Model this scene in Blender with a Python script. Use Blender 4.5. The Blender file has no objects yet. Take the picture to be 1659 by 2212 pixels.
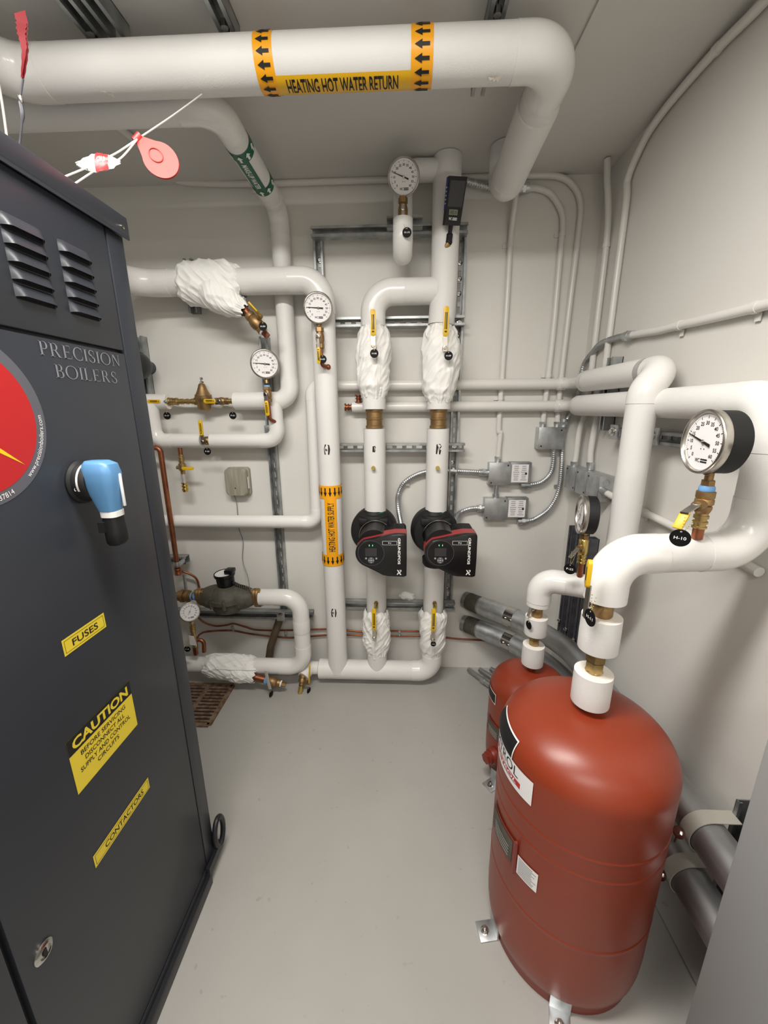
import bpy, bmesh, math, random
from mathutils import Vector as V, Matrix, noise
SC = bpy.context.scene
COL = SC.collection
PI = math.pi
# ---------------------------------------------------------------- camera, exposure, lights
W, H, F = 1659, 2212, 850.0
CAM = V((0, 0, 1.4443))
def cam_axes(yaw, pitch, roll):
    cy, sy, cp, sp = math.cos(yaw), math.sin(yaw), math.cos(pitch), math.sin(pitch)
    f = V((-sy*cp, cy*cp, -sp)); r = V((cy, sy, 0)); u = r.cross(f)
    cr, sr = math.cos(roll), math.sin(roll)
    return cr*r + sr*u, -sr*r + cr*u, f
CR, CU, CF = cam_axes(math.radians(2.46), math.radians(14.49), math.radians(-0.35))
cd = bpy.data.cameras.new('camera'); cam = bpy.data.objects.new('camera', cd); COL.objects.link(cam)
cd.sensor_fit = 'HORIZONTAL'; cd.sensor_width = 36; cd.lens = F*36/W; cd.clip_start = 0.01
cam.matrix_world = Matrix(((CR.x, CU.x, -CF.x, CAM.x), (CR.y, CU.y, -CF.y, CAM.y), (CR.z, CU.z, -CF.z, CAM.z), (0, 0, 0, 1)))
SC.camera = cam
SC.view_settings.view_transform = 'Standard'; SC.view_settings.look = 'None'
SC.view_settings.gamma = 1; SC.view_settings.use_curve_mapping = False
SC.view_settings.exposure = 0.70
wd = bpy.data.worlds.new('world'); SC.world = wd; wd.use_nodes = True
wd.node_tree.nodes['Background'].inputs[0].default_value = (1, .97, .93, 1)
wd.node_tree.nodes['Background'].inputs[1].default_value = 0.05
LAMPS = [((-0.42, 0.48, 2.392), 1.15, 0.24, 31, 0), ((-0.15, -1.0, 2.392), 1.2, 0.24, 17, 0)]   # ceiling fixture, then an added rear fill lamp: centre, width, length, watts, turn

def ray(px, py):
    return CR*((px-W/2)/F) + CU*(-(py-H/2)/F) + CF
def aY(px, py, y):
    d = ray(px, py); return CAM + d*(y/d.y)
def aX(px, py, x):
    d = ray(px, py); return CAM + d*(x/d.x)
def aZ(px, py, z):
    d = ray(px, py); return CAM + d*((z-CAM.z)/d.z)
def aC(px, py, cx, cy, r):                      # first hit on an upright cylinder
    d = ray(px, py); a = d.x**2+d.y**2; b = -2*(d.x*cx+d.y*cy); c = cx*cx+cy*cy-r*r
    q = b*b-4*a*c
    t = (-b-math.sqrt(max(q, 0)))/(2*a); return CAM + d*t

# ---------------------------------------------------------------- materials
MATS = {}
def lin(c):
    return tuple(x/12.92 if x <= .04045 else ((x+.055)/1.055)**2.4 for x in c)
def mat(n, rgb, rough=.5, metal=0, bump=None, var=None, coat=0, spec=.5, emit=0):
    m = bpy.data.materials.new(n); m.use_nodes = True; t = m.node_tree; b = t.nodes['Principled BSDF']
    c = lin(rgb)
    b.inputs['Base Color'].default_value = (*c, 1); b.inputs['Roughness'].default_value = rough
    b.inputs['Metallic'].default_value = metal; b.inputs['Specular IOR Level'].default_value = spec
    b.inputs['Coat Weight'].default_value = coat; b.inputs['Coat Roughness'].default_value = .15
    if emit:
        b.inputs['Emission Color'].default_value = (*c, 1); b.inputs['Emission Strength'].default_value = emit
    if bump or var:
        tc = t.nodes.new('ShaderNodeTexCoord')
    if var:
        nz = t.nodes.new('ShaderNodeTexNoise'); nz.inputs['Scale'].default_value = var[0]; nz.inputs['Detail'].default_value = 5
        mp = t.nodes.new('ShaderNodeMapping'); mp.inputs['Scale'].default_value = var[3] if len(var) > 3 else (1, 1, 1)
        t.links.new(tc.outputs['Object'], mp.inputs[0]); t.links.new(mp.outputs[0], nz.inputs['Vector'])
        cr = t.nodes.new('ShaderNodeValToRGB'); cr.color_ramp.elements[0].position = .35; cr.color_ramp.elements[1].position = .65
        c2 = lin(var[1]); cr.color_ramp.elements[0].color = (*c, 1); cr.color_ramp.elements[1].color = (*c2, 1)
        t.links.new(nz.outputs[0], cr.inputs[0]); t.links.new(cr.outputs[0], b.inputs['Base Color'])
        if len(var) > 2 and var[2]:
            mr = t.nodes.new('ShaderNodeMapRange'); mr.inputs[3].default_value = rough; mr.inputs[4].default_value = rough+var[2]
            t.links.new(nz.outputs[0], mr.inputs[0]); t.links.new(mr.outputs[0], b.inputs['Roughness'])
    if bump:
        n2 = t.nodes.new('ShaderNodeTexNoise'); n2.inputs['Scale'].default_value = bump[0]; n2.inputs['Detail'].default_value = 4
        m2 = t.nodes.new('ShaderNodeMapping'); m2.inputs['Scale'].default_value = bump[2] if len(bump) > 2 else (1, 1, 1)
        t.links.new(tc.outputs['Object'], m2.inputs[0]); t.links.new(m2.outputs[0], n2.inputs['Vector'])
        bp = t.nodes.new('ShaderNodeBump'); bp.inputs['Strength'].default_value = bump[1]; bp.inputs['Distance'].default_value = .004
        t.links.new(n2.outputs[0], bp.inputs['Height']); t.links.new(bp.outputs[0], b.inputs['Normal'])
    MATS[n] = m; return m
mat('wall', (.865, .855, .83), .42, bump=(60, .10), var=(3, (.865, .855, .835), .08))
mat('ceil', (.83, .82, .80), .7, bump=(90, .05))
mat('canvas', (.89, .883, .87), .55, bump=(420, .16), var=(9, (.885, .878, .868)))
mat('pvc', (.90, .893, .88), .22, spec=.5)
mat('conduit', (.87, .86, .84), .28, bump=(80, .05))
mat('fabric', (.95, .945, .93), .6, bump=(160, .12))
mat('cut', (.94, .92, .885), .9, bump=(300, .3))
mat('galv', (.72, .73, .74), .36, .95, var=(25, (.82, .83, .835), .12))
mat('strut', (.56, .575, .575), .40, .85, var=(14, (.74, .75, .75), .1))
mat('strutdark', (.25, .25, .28), .5, .3, var=(20, (.36, .36, .38)))
mat('steel', (.60, .605, .61), .42, .85, var=(6, (.70, .70, .70), .1, (1, 1, 6)))
mat('chrome', (.78, .77, .75), .18, 1)
mat('brushed', (.72, .70, .67), .3, 1, var=(40, (.8, .78, .75)))
mat('brass', (.76, .66, .45), .33, .95, var=(40, (.66, .56, .38), .15))
mat('bronze', (.66, .54, .37), .42, .9, var=(30, (.58, .47, .33), .15))
mat('goldbrass', (.86, .76, .46), .27, 1)
mat('copper', (.66, .42, .30), .34, .9, var=(20, (.54, .33, .24), .15))
mat('boiler', (.165, .178, .205), .42, coat=.08, bump=(700, .02))
mat('boilerdark', (.11, .115, .135), .38)
mat('black', (.055, .055, .06), .35)
mat('blackmatte', (.06, .06, .065), .6)
mat('tag', (.045, .045, .05), .6, spec=.2)
mat('meter', (.27, .26, .225), .6, var=(30, (.34, .33, .29)), bump=(80, .3))
mat('red', (.53, .205, .115), .36, bump=(250, .02), var=(4, (.515, .195, .105)))
mat('reddark', (.50, .18, .13), .4)
mat('yellow', (.87, .70, .08), .4)
mat('labelyellow', (.90, .80, .22), .45)
mat('orange', (.96, .66, .08), .4)
mat('orangestrip', (.93, .72, .10), .35)
mat('green', (.02, .36, .25), .4)
mat('white', (.93, .93, .92), .45)
mat('paper', (.93, .92, .92), .4)
mat('ink', (.06, .06, .065), .6)
mat('inkgrey', (.50, .50, .52), .5)
mat('logogrey', (.36, .36, .39), .4)
mat('logored', (.72, .13, .14), .4)
mat('logoyellow', (.93, .78, .12), .4)
mat('blue', (.36, .56, .74), .38)
mat('bluetape', (.45, .66, .88), .5)
mat('deepblue', (.10, .20, .50), .45)
mat('pumpred', (.62, .20, .21), .4)
mat('led', (.35, .95, .55), .4, emit=1.5)
mat('lcd', (.48, .52, .42), .3)
mat('glassdark', (.10, .09, .09), .3)
mat('pink', (.72, .235, .21), .6)
mat('ribbonred', (.60, .12, .16), .6)
mat('strapmetal', (.72, .71, .67), .5, .2)
mat('cord', (.74, .72, .70), .8)
mat('beige', (.64, .62, .56), .5, var=(12, (.55, .53, .47), 0, (8, 8, .6)))
mat('oldpipe', (.36, .30, .22), .5, var=(15, (.30, .25, .18)))
mat('rust', (.36, .25, .18), .85, var=(40, (.52, .44, .36)), bump=(60, .5))
mat('display', (.20, .20, .205), .35)
mat('holeshade', (.03, .025, .02), .9)  # near-black that paints shade into openings
mat('panel', (.58, .59, .59), .4, bump=(300, .03))
mat('silver', (.80, .79, .78), .35, .6, bump=(60, .6))
mat('lamp', (1, .98, .95), .5, emit=3)
# floor: grey epoxy paint with scuffs and specks
def floor_mat():
    m = mat('floor', (.645, .635, .615), .30, bump=(45, .10), var=(2.2, (.67, .66, .64), .12)); t = m.node_tree; b = t.nodes['Principled BSDF']
    src = b.inputs['Base Color'].links[0].from_socket
    tc = t.nodes.new('ShaderNodeTexCoord'); n = t.nodes.new('ShaderNodeTexNoise'); n.inputs['Scale'].default_value = 38; n.inputs['Detail'].default_value = 2
    t.links.new(tc.outputs['Object'], n.inputs['Vector'])
    r = t.nodes.new('ShaderNodeValToRGB'); r.color_ramp.elements[0].position = .70; r.color_ramp.elements[1].position = .76
    r.color_ramp.elements[0].color = (0, 0, 0, 1); r.color_ramp.elements[1].color = (.55, .55, .55, 1)
    t.links.new(n.outputs[0], r.inputs[0])
    mx = t.nodes.new('ShaderNodeMix'); mx.data_type = 'RGBA'; mx.inputs[7].default_value = (*lin((.58, .56, .53)), 1)
    t.links.new(r.outputs[0], mx.inputs[0]); t.links.new(src, mx.inputs[6]); t.links.new(mx.outputs[2], b.inputs['Base Color'])
floor_mat()

# ---------------------------------------------------------------- object helpers
def T(name, label, cat, loc, group=None):
    o = bpy.data.objects.new(name, None); COL.objects.link(o); o.location = loc; o.empty_display_size = .05
    o['label'] = label; o['category'] = cat
    if group: o['group'] = group
    return o
def worldloc(o):
    l = V((0, 0, 0))
    while o: l += o.location; o = o.parent
    return l
def basis(d, hint=None):
    d = V(d).normalized(); h = V(hint) if hint else (V((0, 0, 1)) if abs(d.z) < .9 else V((0, 1, 0)))
    u = h.cross(d).normalized(); return u, d.cross(u), d
class MB:
    def __init__(s, m=None): s.bm = bmesh.new(); s.mats = []; s.cur = 0; s.use(m) if m else None
    def use(s, m):
        if m not in s.mats: s.mats.append(m)
        s.cur = s.mats.index(m); return s
    def face(s, vs):
        try:
            f = s.bm.faces.new(vs); f.material_index = s.cur; return f
        except ValueError: return None
    def box(s, c, size, ax=None, bev=0, seg=2):
        U, Vv, Wv = ax if ax else (V((1, 0, 0)), V((0, 1, 0)), V((0, 0, 1))); c = V(c)
        a, b, d = size[0]/2, size[1]/2, size[2]/2
        vs = [s.bm.verts.new(c+U*(x*a)+Vv*(y*b)+Wv*(z*d)) for x in (-1, 1) for y in (-1, 1) for z in (-1, 1)]
        fs = [s.face([vs[i] for i in q]) for q in ((0, 1, 3, 2), (4, 6, 7, 5), (0, 4, 5, 1), (2, 3, 7, 6), (0, 2, 6, 4), (1, 5, 7, 3))]
        if bev:
            es = list({e for f in fs for e in f.edges})
            r = bmesh.ops.bevel(s.bm, geom=es, offset=bev, segments=seg, affect='EDGES', profile=.5)
            for f in r['faces']: f.material_index = s.cur
        return s
    def seg(s, p0, p1, w, t, hint=None, bev=0):           # flat bar between two points
        p0, p1 = V(p0), V(p1); u, v, d = basis(p1-p0, hint)
        return s.box((p0+p1)/2, (w, t, (p1-p0).length), (u, v, d), bev)
    def tube(s, path, r, n=16, cap=True, closed=False):
        P = [V(p) for p in path]; N = len(P)
        R = r if isinstance(r, (list, tuple)) else [r]*N
        tg = []
        for i in range(N):
            a, b = (P[i-1], P[(i+1) % N]) if closed else (P[max(i-1, 0)], P[min(i+1, N-1)])
            d = b-a
            if d.length < 1e-9: d = tg[-1] if tg else V((0, 0, 1))
            tg.append(d.normalized())
        u, v, _ = basis(tg[0]); rings = []
        for i in range(N):
            if i:
                q = tg[i-1].rotation_difference(tg[i]); u = q @ u; v = q @ v
            rings.append([s.bm.verts.new(P[i]+(u*math.cos(2*PI*k/n)+v*math.sin(2*PI*k/n))*R[i]) for k in range(n)])
        for i in range(N if closed else N-1):
            A, B = rings[i], rings[(i+1) % N]
            for k in range(n): s.face([A[k], A[(k+1) % n], B[(k+1) % n], B[k]])
        if cap and not closed:
            s.face(rings[0][::-1]); s.face(rings[-1])
        return s
    def cyl(s, p0, p1, r, r2=None, n=24):
        return s.tube([p0, p1], [r, r if r2 is None else r2], n)
    def lathe(s, prof, o, ax, n=32, cap=True):            # prof: (radius, height)
        o = V(o); d = V(ax).normalized()
        u, v, _ = basis(d); rings = []
        for r, h in prof:
            rings.append([s.bm.verts.new(o+d*h+(u*math.cos(2*PI*k/n)+v*math.sin(2*PI*k/n))*max(r, 1e-5)) for k in range(n)])
        for A, B in zip(rings, rings[1:]):
            for k in range(n): s.face([A[k], A[(k+1) % n], B[(k+1) % n], B[k]])
        if cap: s.face(rings[0][::-1]); s.face(rings[-1])
        return s
    def hexn(s, p0, p1, r): return s.tube([p0, p1], r, 6)
    def prism(s, poly, o, U, Vv, N, d, bev=0, seg=2):      # polygon in U,V extruded d along N
        o, U, Vv, N = V(o), V(U), V(Vv), V(N)
        A = [s.bm.verts.new(o+U*x+Vv*y) for x, y in poly]; B = [s.bm.verts.new(o+U*x+Vv*y+N*d) for x, y in poly]; n = len(A)
        fs = [s.face(A[::-1]), s.face(B)]+[s.face([A[k], A[(k+1) % n], B[(k+1) % n], B[k]]) for k in range(n)]
        if bev:
            es = [e for e in fs[1].edges]
            r = bmesh.ops.bevel(s.bm, geom=es, offset=bev, segments=seg, affect='EDGES', profile=.5)
            for f in r['faces']: f.material_index = s.cur
        return s
    def flat(s, poly, mp):
        s.face([s.bm.verts.new(mp(x, y)) for x, y in poly]); return s
    def grid(s, u0, u1, v0, v1, nu, nv, mp):
        g = [[s.bm.verts.new(mp(u0+(u1-u0)*i/nu, v0+(v1-v0)*j/nv)) for j in range(nv+1)] for i in range(nu+1)]
        for i in range(nu):
            for j in range(nv): s.face([g[i][j], g[i+1][j], g[i+1][j+1], g[i][j+1]])
        return s
    def sph(s, c, r, sc=(1, 1, 1), n=16):
        c = V(c); m = n//2
        rings = [[s.bm.verts.new(c+V((sc[0]*r*math.sin(PI*i/m)*math.cos(2*PI*k/n), sc[1]*r*math.sin(PI*i/m)*math.sin(2*PI*k/n), sc[2]*r*math.cos(PI*i/m)))) for k in range(n)] for i in range(1, m)]
        for A, B in zip(rings, rings[1:]):
            for k in range(n): s.face([A[k], B[k], B[(k+1) % n], A[(k+1) % n]])
        t = s.bm.verts.new(c+V((0, 0, r*sc[2]))); b = s.bm.verts.new(c-V((0, 0, r*sc[2])))
        for k in range(n): s.face([t, rings[0][k], rings[0][(k+1) % n]]); s.face([b, rings[-1][(k+1) % n], rings[-1][k]])
        return s
    def build(s, name, parent=None, ang=38, label=None, cat=None, group=None, kind=None, recalc=True):
        if recalc: bmesh.ops.recalc_face_normals(s.bm, faces=s.bm.faces[:])
        if parent: off = worldloc(parent)
        else:
            xs = [v.co for v in s.bm.verts]
            off = V(((min(p.x for p in xs)+max(p.x for p in xs))/2, (min(p.y for p in xs)+max(p.y for p in xs))/2, min(p.z for p in xs)))
        for v in s.bm.verts: v.co -= off
        me = bpy.data.meshes.new(name); s.bm.to_mesh(me); s.bm.free()
        for m in s.mats: me.materials.append(MATS[m])
        if ang:
            for p in me.polygons: p.use_smooth = True
            me.set_sharp_from_angle(angle=math.radians(ang))
        o = bpy.data.objects.new(name, me); COL.objects.link(o)
        if parent: o.parent = parent
        else: o.location = off
        if label: o['label'] = label
        if cat: o['category'] = cat
        if group: o['group'] = group
        if kind: o['kind'] = kind
        return o
def spline(pts, n=12):
    P = [V(p) for p in pts]; out = []
    for i in range(len(P)-1):
        a, b, c, d = P[max(i-1, 0)], P[i], P[i+1], P[min(i+2, len(P)-1)]
        for k in range(n):
            t = k/n; out.append(.5*((2*b)+(c-a)*t+(2*a-5*b+4*c-d)*t*t+(3*b-a-3*c+d)*t**3))
    out.append(P[-1]); return out
def resample(P, step):
    out = [P[0].copy()]; acc = 0
    for a, b in zip(P, P[1:]):
        L = (b-a).length
        while acc+L >= step and L > 1e-9:
            a = a+(b-a)*((step-acc)/L); out.append(a.copy()); L = (b-a).length; acc = 0
        acc += L
    return out
def arc(p0, p1, p2, R, n=12):                             # fillet at corner p1
    a, b = (V(p0)-V(p1)), (V(p2)-V(p1)); la, lb = a.length, b.length; a.normalize(); b.normalize()
    th = a.angle(b); t = R/math.tan(th/2); c = V(p1)+(a+b).normalized()*(R/math.sin(th/2))
    s, e = V(p1)+a*t, V(p1)+b*t; v0, v1 = s-c, e-c; w = v0.angle(v1); ax = v0.cross(v1).normalized()
    return [c+Matrix.Rotation(w*k/n, 3, ax) @ v0 for k in range(n+1)]
def bentpath(pts, R, n=10):
    P = [V(p) for p in pts]; out = [P[0]]
    for i in range(1, len(P)-1): out += arc(P[i-1], P[i], P[i+1], R if not isinstance(R, (list, tuple)) else R[i-1], n)
    return out+[P[-1]]
def pipe_run(root, pts, r, R, sleeve='canvas', elbow='pvc', ext=.03, er=1.03, n=28, names=('pipe_sleeve', 'elbow_cover')):
    """white insulated run: straight sleeves and moulded elbow covers, each a part of root"""
    P = [V(p) for p in pts]; prev = P[0]
    for i in range(1, len(P)-1):
        Ri = R[i-1] if isinstance(R, (list, tuple)) else R
        A = arc(P[i-1], P[i], P[i+1], Ri, 14); d0 = (P[i]-P[i-1]).normalized(); d1 = (P[i+1]-P[i]).normalized()
        if (A[0]-prev).length > .01: MB(sleeve).tube([prev, A[0]], r, n).build(names[0], root)
        MB(elbow).tube([A[0]-d0*ext]+A+[A[-1]+d1*ext], r*er, n).build(names[1], root)
        prev = A[-1]
    if (P[-1]-prev).length > .01: MB(sleeve).tube([prev, P[-1]], r, n).build(names[0], root)
# ---- writing
_G = {}
def glyphs(s, bold=0, shear=0):
    k = (s, bold, shear)
    if k not in _G:
        c = bpy.data.curves.new('t', 'FONT'); c.body = s; c.resolution_u = 3; c.offset = bold; c.shear = shear
        o = bpy.data.objects.new('t', c); me = bpy.data.meshes.new_from_object(o)
        vs = [(v.co.x, v.co.y) for v in me.vertices]; fs = [tuple(p.vertices) for p in me.polygons]
        bpy.data.objects.remove(o); bpy.data.curves.remove(c); bpy.data.meshes.remove(me)
        x0, x1 = min(v[0] for v in vs), max(v[0] for v in vs); y0, y1 = min(v[1] for v in vs), max(v[1] for v in vs)
        _G[k] = ([((x-(x0+x1)/2)/(x1-x0), (y-(y0+y1)/2)/(y1-y0)) for x, y in vs], fs, (x1-x0)/(y1-y0))
    return _G[k]
def write(mb, s, mp, w=None, h=None, u=0, v=0, bold=0, shear=0, cut=None):
    vs, fs, asp = glyphs(s, bold, shear)
    if w is None: w = h*asp
    if h is None: h = w/asp
    if cut:
        t = bmesh.new(); tv = [t.verts.new((x*w+u, y*h+v, 0)) for x, y in vs]
        for f in fs:
            try: t.faces.new([tv[i] for i in f])
            except ValueError: pass
        ax, step = cut; lo = (u-w/2 if ax == 0 else v-h/2); hi = (u+w/2 if ax == 0 else v+h/2)
        c = lo+step
        while c < hi:
            co = (c, 0, 0) if ax == 0 else (0, c, 0); no = (1, 0, 0) if ax == 0 else (0, 1, 0)
            bmesh.ops.bisect_plane(t, geom=t.verts[:]+t.edges[:]+t.faces[:], plane_co=co, plane_no=no); c += step
        mv = {x: mb.bm.verts.new(mp(x.co.x, x.co.y)) for x in t.verts}
        for f in t.faces: mb.face([mv[x] for x in f.verts])
        t.free()
    else:
        mv = [mb.bm.verts.new(mp(x*w+u, y*h+v)) for x, y in vs]
        for f in fs: mb.face([mv[i] for i in f])
    return mb
def plane(o, U, Vv, N=None, off=.0006):
    o, U, Vv = V(o), V(U).normalized(), V(Vv).normalized(); N = (V(N) if N else U.cross(Vv)).normalized()
    return lambda x, y, k=0: o+U*x+Vv*y+N*(off+k)
def cylmap(o, axis, ref, r, off=.0008, along='u'):
    """map (u,v) on a cylinder: along axis = u or v, the other coordinate is arc length from ref"""
    o, d = V(o), V(axis).normalized(); ref = V(ref); ref = (ref-d*ref.dot(d)).normalized(); t = d.cross(ref)
    def f(u, v, k=0):
        a, s = (u, v) if along == 'u' else (v, u)
        th = s/r; return o+d*a+(ref*math.cos(th)+t*math.sin(th))*(r+off+k)
    return f
def disc(r, n=28, a0=0, a1=2*PI, cx=0, cy=0):
    return [(cx+r*math.cos(a0+(a1-a0)*k/n), cy+r*math.sin(a0+(a1-a0)*k/n)) for k in range(n)]
def rect(w, h, u=0, v=0): return [(u-w/2, v-h/2), (u+w/2, v-h/2), (u+w/2, v+h/2), (u-w/2, v+h/2)]
def rrect(w, h, r, n=5, cx=0, cy=0):
    out = []
    for sx, sy, a in ((1, 1, 0), (-1, 1, PI/2), (-1, -1, PI), (1, -1, 3*PI/2)):
        for k in range(n+1): t = a+PI/2*k/n; out.append((cx+sx*(w/2-r)+r*math.cos(t), cy+sy*(h/2-r)+r*math.sin(t)))
    return out
# ================================================================ SETTING
X_R, Y_B, Z_C = 0.86, 2.0, 2.41
X_L, Y_F = -1.9, -1.9
def setting(name, c, size, m): return MB(m).box(c, size).build(name, None, ang=0, kind='structure')
setting('floor', ((X_L+X_R)/2, (Y_B+Y_F)/2, -.05), (X_R-X_L+.2, Y_B-Y_F+.2, .1), 'floor')
setting('ceiling', ((X_L+X_R)/2, (Y_B+Y_F)/2, Z_C+.05), (X_R-X_L+.2, Y_B-Y_F+.2, .1), 'ceil')
setting('wall_back', ((X_L+X_R)/2, Y_B+.05, Z_C/2), (X_R-X_L+.2, .1, Z_C), 'wall')
setting('wall_right', (X_R+.05, (Y_B+Y_F)/2, Z_C/2), (.1, Y_B-Y_F, Z_C), 'wall')
setting('wall_left', (X_L-.05, (Y_B+Y_F)/2, Z_C/2), (.1, Y_B-Y_F, Z_C), 'wall')
setting('wall_front', ((X_L+X_R)/2, Y_F-.05, Z_C/2), (X_R-X_L+.2, .1, Z_C), 'wall')
setting('trim_1', (.668, (Y_B+Y_F)/2, Z_C-.003), (.384, Y_B-Y_F, .006), 'ceil')                 # shallow ceiling step
for (x, y, z), w, l, e, rz in LAMPS:                                                        # the room's fixture, plus a made-up rear one for fill
    t = T('ceiling_light', 'long white fluorescent fixture on the ceiling ' + ('near the boiler' if y > 0 else 'added behind the camera as fill light'), 'light', (x, y, Z_C), 'ceiling fixtures')
    MB('white').box((x, y, Z_C-.008), (w+.03, l+.03, .016), bev=.004).build('housing', t)
    ld = bpy.data.lights.new('ceiling_lamp', 'AREA'); ld.shape = 'RECTANGLE'; ld.size = w; ld.size_y = l; ld.energy = e; ld.color = (1, .965, .91)
    lo = bpy.data.objects.new('ceiling_lamp', ld); COL.objects.link(lo); lo.parent = t; lo.location = (0, 0, z-Z_C)

# ================================================================ struts (slotted steel channel)
def strut(root, p0, p1, opn, m='strut', slots=True, w=.041, d=.041, name='channel', pitch=.048, kind=None):
    """C channel from p0 to p1, p on the back plate's centre line, open side towards opn"""
    p0, p1 = V(p0), V(p1); L = (p1-p0).length; D = (p1-p0).normalized(); O = V(opn); O = (O-D*O.dot(D)).normalized(); Wd = D.cross(O)
    ax = (D, Wd, O); c = (p0+p1)/2; b = MB(m); t = .0026
    if slots:
        n = max(1, int(L/pitch)); g = L/n; sw, sl = .013, .028
        for s in (-1, 1): b.box(c+Wd*s*(w/4+sw/4)+O*t/2, (L, w/2-sw/2, t), ax)
        for i in range(n+1):
            a, e = max(0, i*g-(g-sl)/2), min(L, i*g+(g-sl)/2)
            b.box(p0+D*((a+e)/2)+O*t/2, (e-a, sw, t), ax)
    else: b.box(c+O*t/2, (L, w, t), ax)
    for s in (-1, 1):
        b.box(c+Wd*s*(w/2-t/2)+O*d/2, (L, t, d), ax)
        b.box(c+Wd*s*(w/2-.0045)+O*(d-t/2), (L, .009, t), ax)
        b.box(c+Wd*s*(w/2-.009)+O*(d-.004), (L, t, .008), ax)
    return b.build(name, root, ang=0)
def bolt(root, p, n, r=.008, m='chrome', name='bolt'):
    b = MB(m); n = V(n).normalized(); b.lathe([(r*1.7, 0), (r*1.7, .003), (r*1.4, .0035)], p, n, 20); b.hexn(V(p)+n*.0035, V(p)+n*.011, r); return b.build(name, root)

# ================================================================ BOILER
BX = -.60
t = T('boiler_cabinet', 'tall dark blue-grey boiler cabinet with louvres, red disc logo and yellow warning labels', 'boiler', (-1.0, .3, 0))
boiler = t
MB('boilerdark').box((-1.006, .22, .935), (.788, 1.44, 1.79)).build('cabinet_body', t)
MB('boiler').box((-.999, .226, 1.829), (.818, 1.455, .037), bev=.003).box((-.5925, .226, 1.822), (.003, 1.455, .034)).build('lid', t)
for y, z in ((.934, 1.8235),): MB('chrome').lathe([(.0042, 0), (.0042, .002), (.002, .0026)], (-.5905, y, z), (1, 0, 0), 12).build('screw', t)
MB('boiler').box((-.609, .9185, .925), (.018, .051, 1.766), bev=.002).build('corner_post', t)
MB('boiler').box((-.609, .20, .052), (.02, 1.386, .02)).build('bottom_rail', t)
# upper louvred panel
b = MB('boiler').box((-.609, .196, 1.690), (.018, 1.384, .236), bev=.0025); b.build('upper_panel', t)
lv = bpy.data.objects
def louvre(y0, y1, z1, h=.0185, dep=.0105):
    b = MB('boiler')
    def mp(u, v):
        e = min(1, min(u-y0, y1-u)/.012); e = math.sin(max(e, 0)*PI/2); s = (z1-v)/h
        return V((BX+.0003+dep*e*(s**.7), u, v-.002*(1-e)))
    b.grid(y0, y1, z1, z1-h, 18, 6, mp)
    b.use('holeshade').grid(y0+.003, y1-.003, z1-h, z1-h-.0045, 12, 1, lambda u, v: V((BX+.0006, u, v)))  # flat dark strip painted as the shade of the slot; panel is solid
    b.build('louvre', t, ang=60)
for k in range(5): louvre(.652, .728, 1.738-.0245*k)
for k in range(5): louvre(.757, .831, 1.739-.0245*k)
for k in range(5): louvre(.547, .623, 1.737-.0245*k)
# doors
dr = MB('boiler').box((-.609, .643, .816), (.018, .494, 1.500), bev=.003).build('door', t)
MB('boiler').box((-.609, -.055, .816), (.018, .884, 1.500), bev=.003).build('door', t)
pm = plane((BX, 0, 0), (0, 1, 0), (0, 0, 1), (1, 0, 0))
# disc logo
lc = (.53, 1.435)
b = MB('logogrey').flat(disc(.1265, 72, cx=lc[0], cy=lc[1]), lambda x, y: pm(x, y, 0))
b.use('logored').flat(disc(.1085, 72, cx=lc[0], cy=lc[1]), lambda x, y: pm(x, y, .0003))
b.use('logoyellow').flat([(.603, 1.3635), (.552, 1.396), (.566, 1.399), (.500, 1.452), (.515, 1.455), (.455, 1.51), (.53, 1.447), (.517, 1.444), (.572, 1.403), (.56, 1.401)], lambda x, y: pm(x, y, .0006))
logo = b.build('round_logo', t, ang=0)
def arcmap(R, a0): return lambda u, v: pm(lc[0]+(R-v)*math.cos(a0+u/R), lc[1]+(R-v)*math.sin(a0+u/R), .0006)
b = MB('paper'); write(b, 'www.precisionboilers.com', arcmap(.1175, math.radians(-24)), w=.108, h=.0105, cut=(0, .004)); b.build('web_lettering', t, ang=0); b = MB('paper')
write(b, 'Morristown, TN 37814', arcmap(.1175, math.radians(-92)), w=.100, h=.0095, cut=(0, .004)); b.build('address_lettering', t, ang=0)
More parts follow.
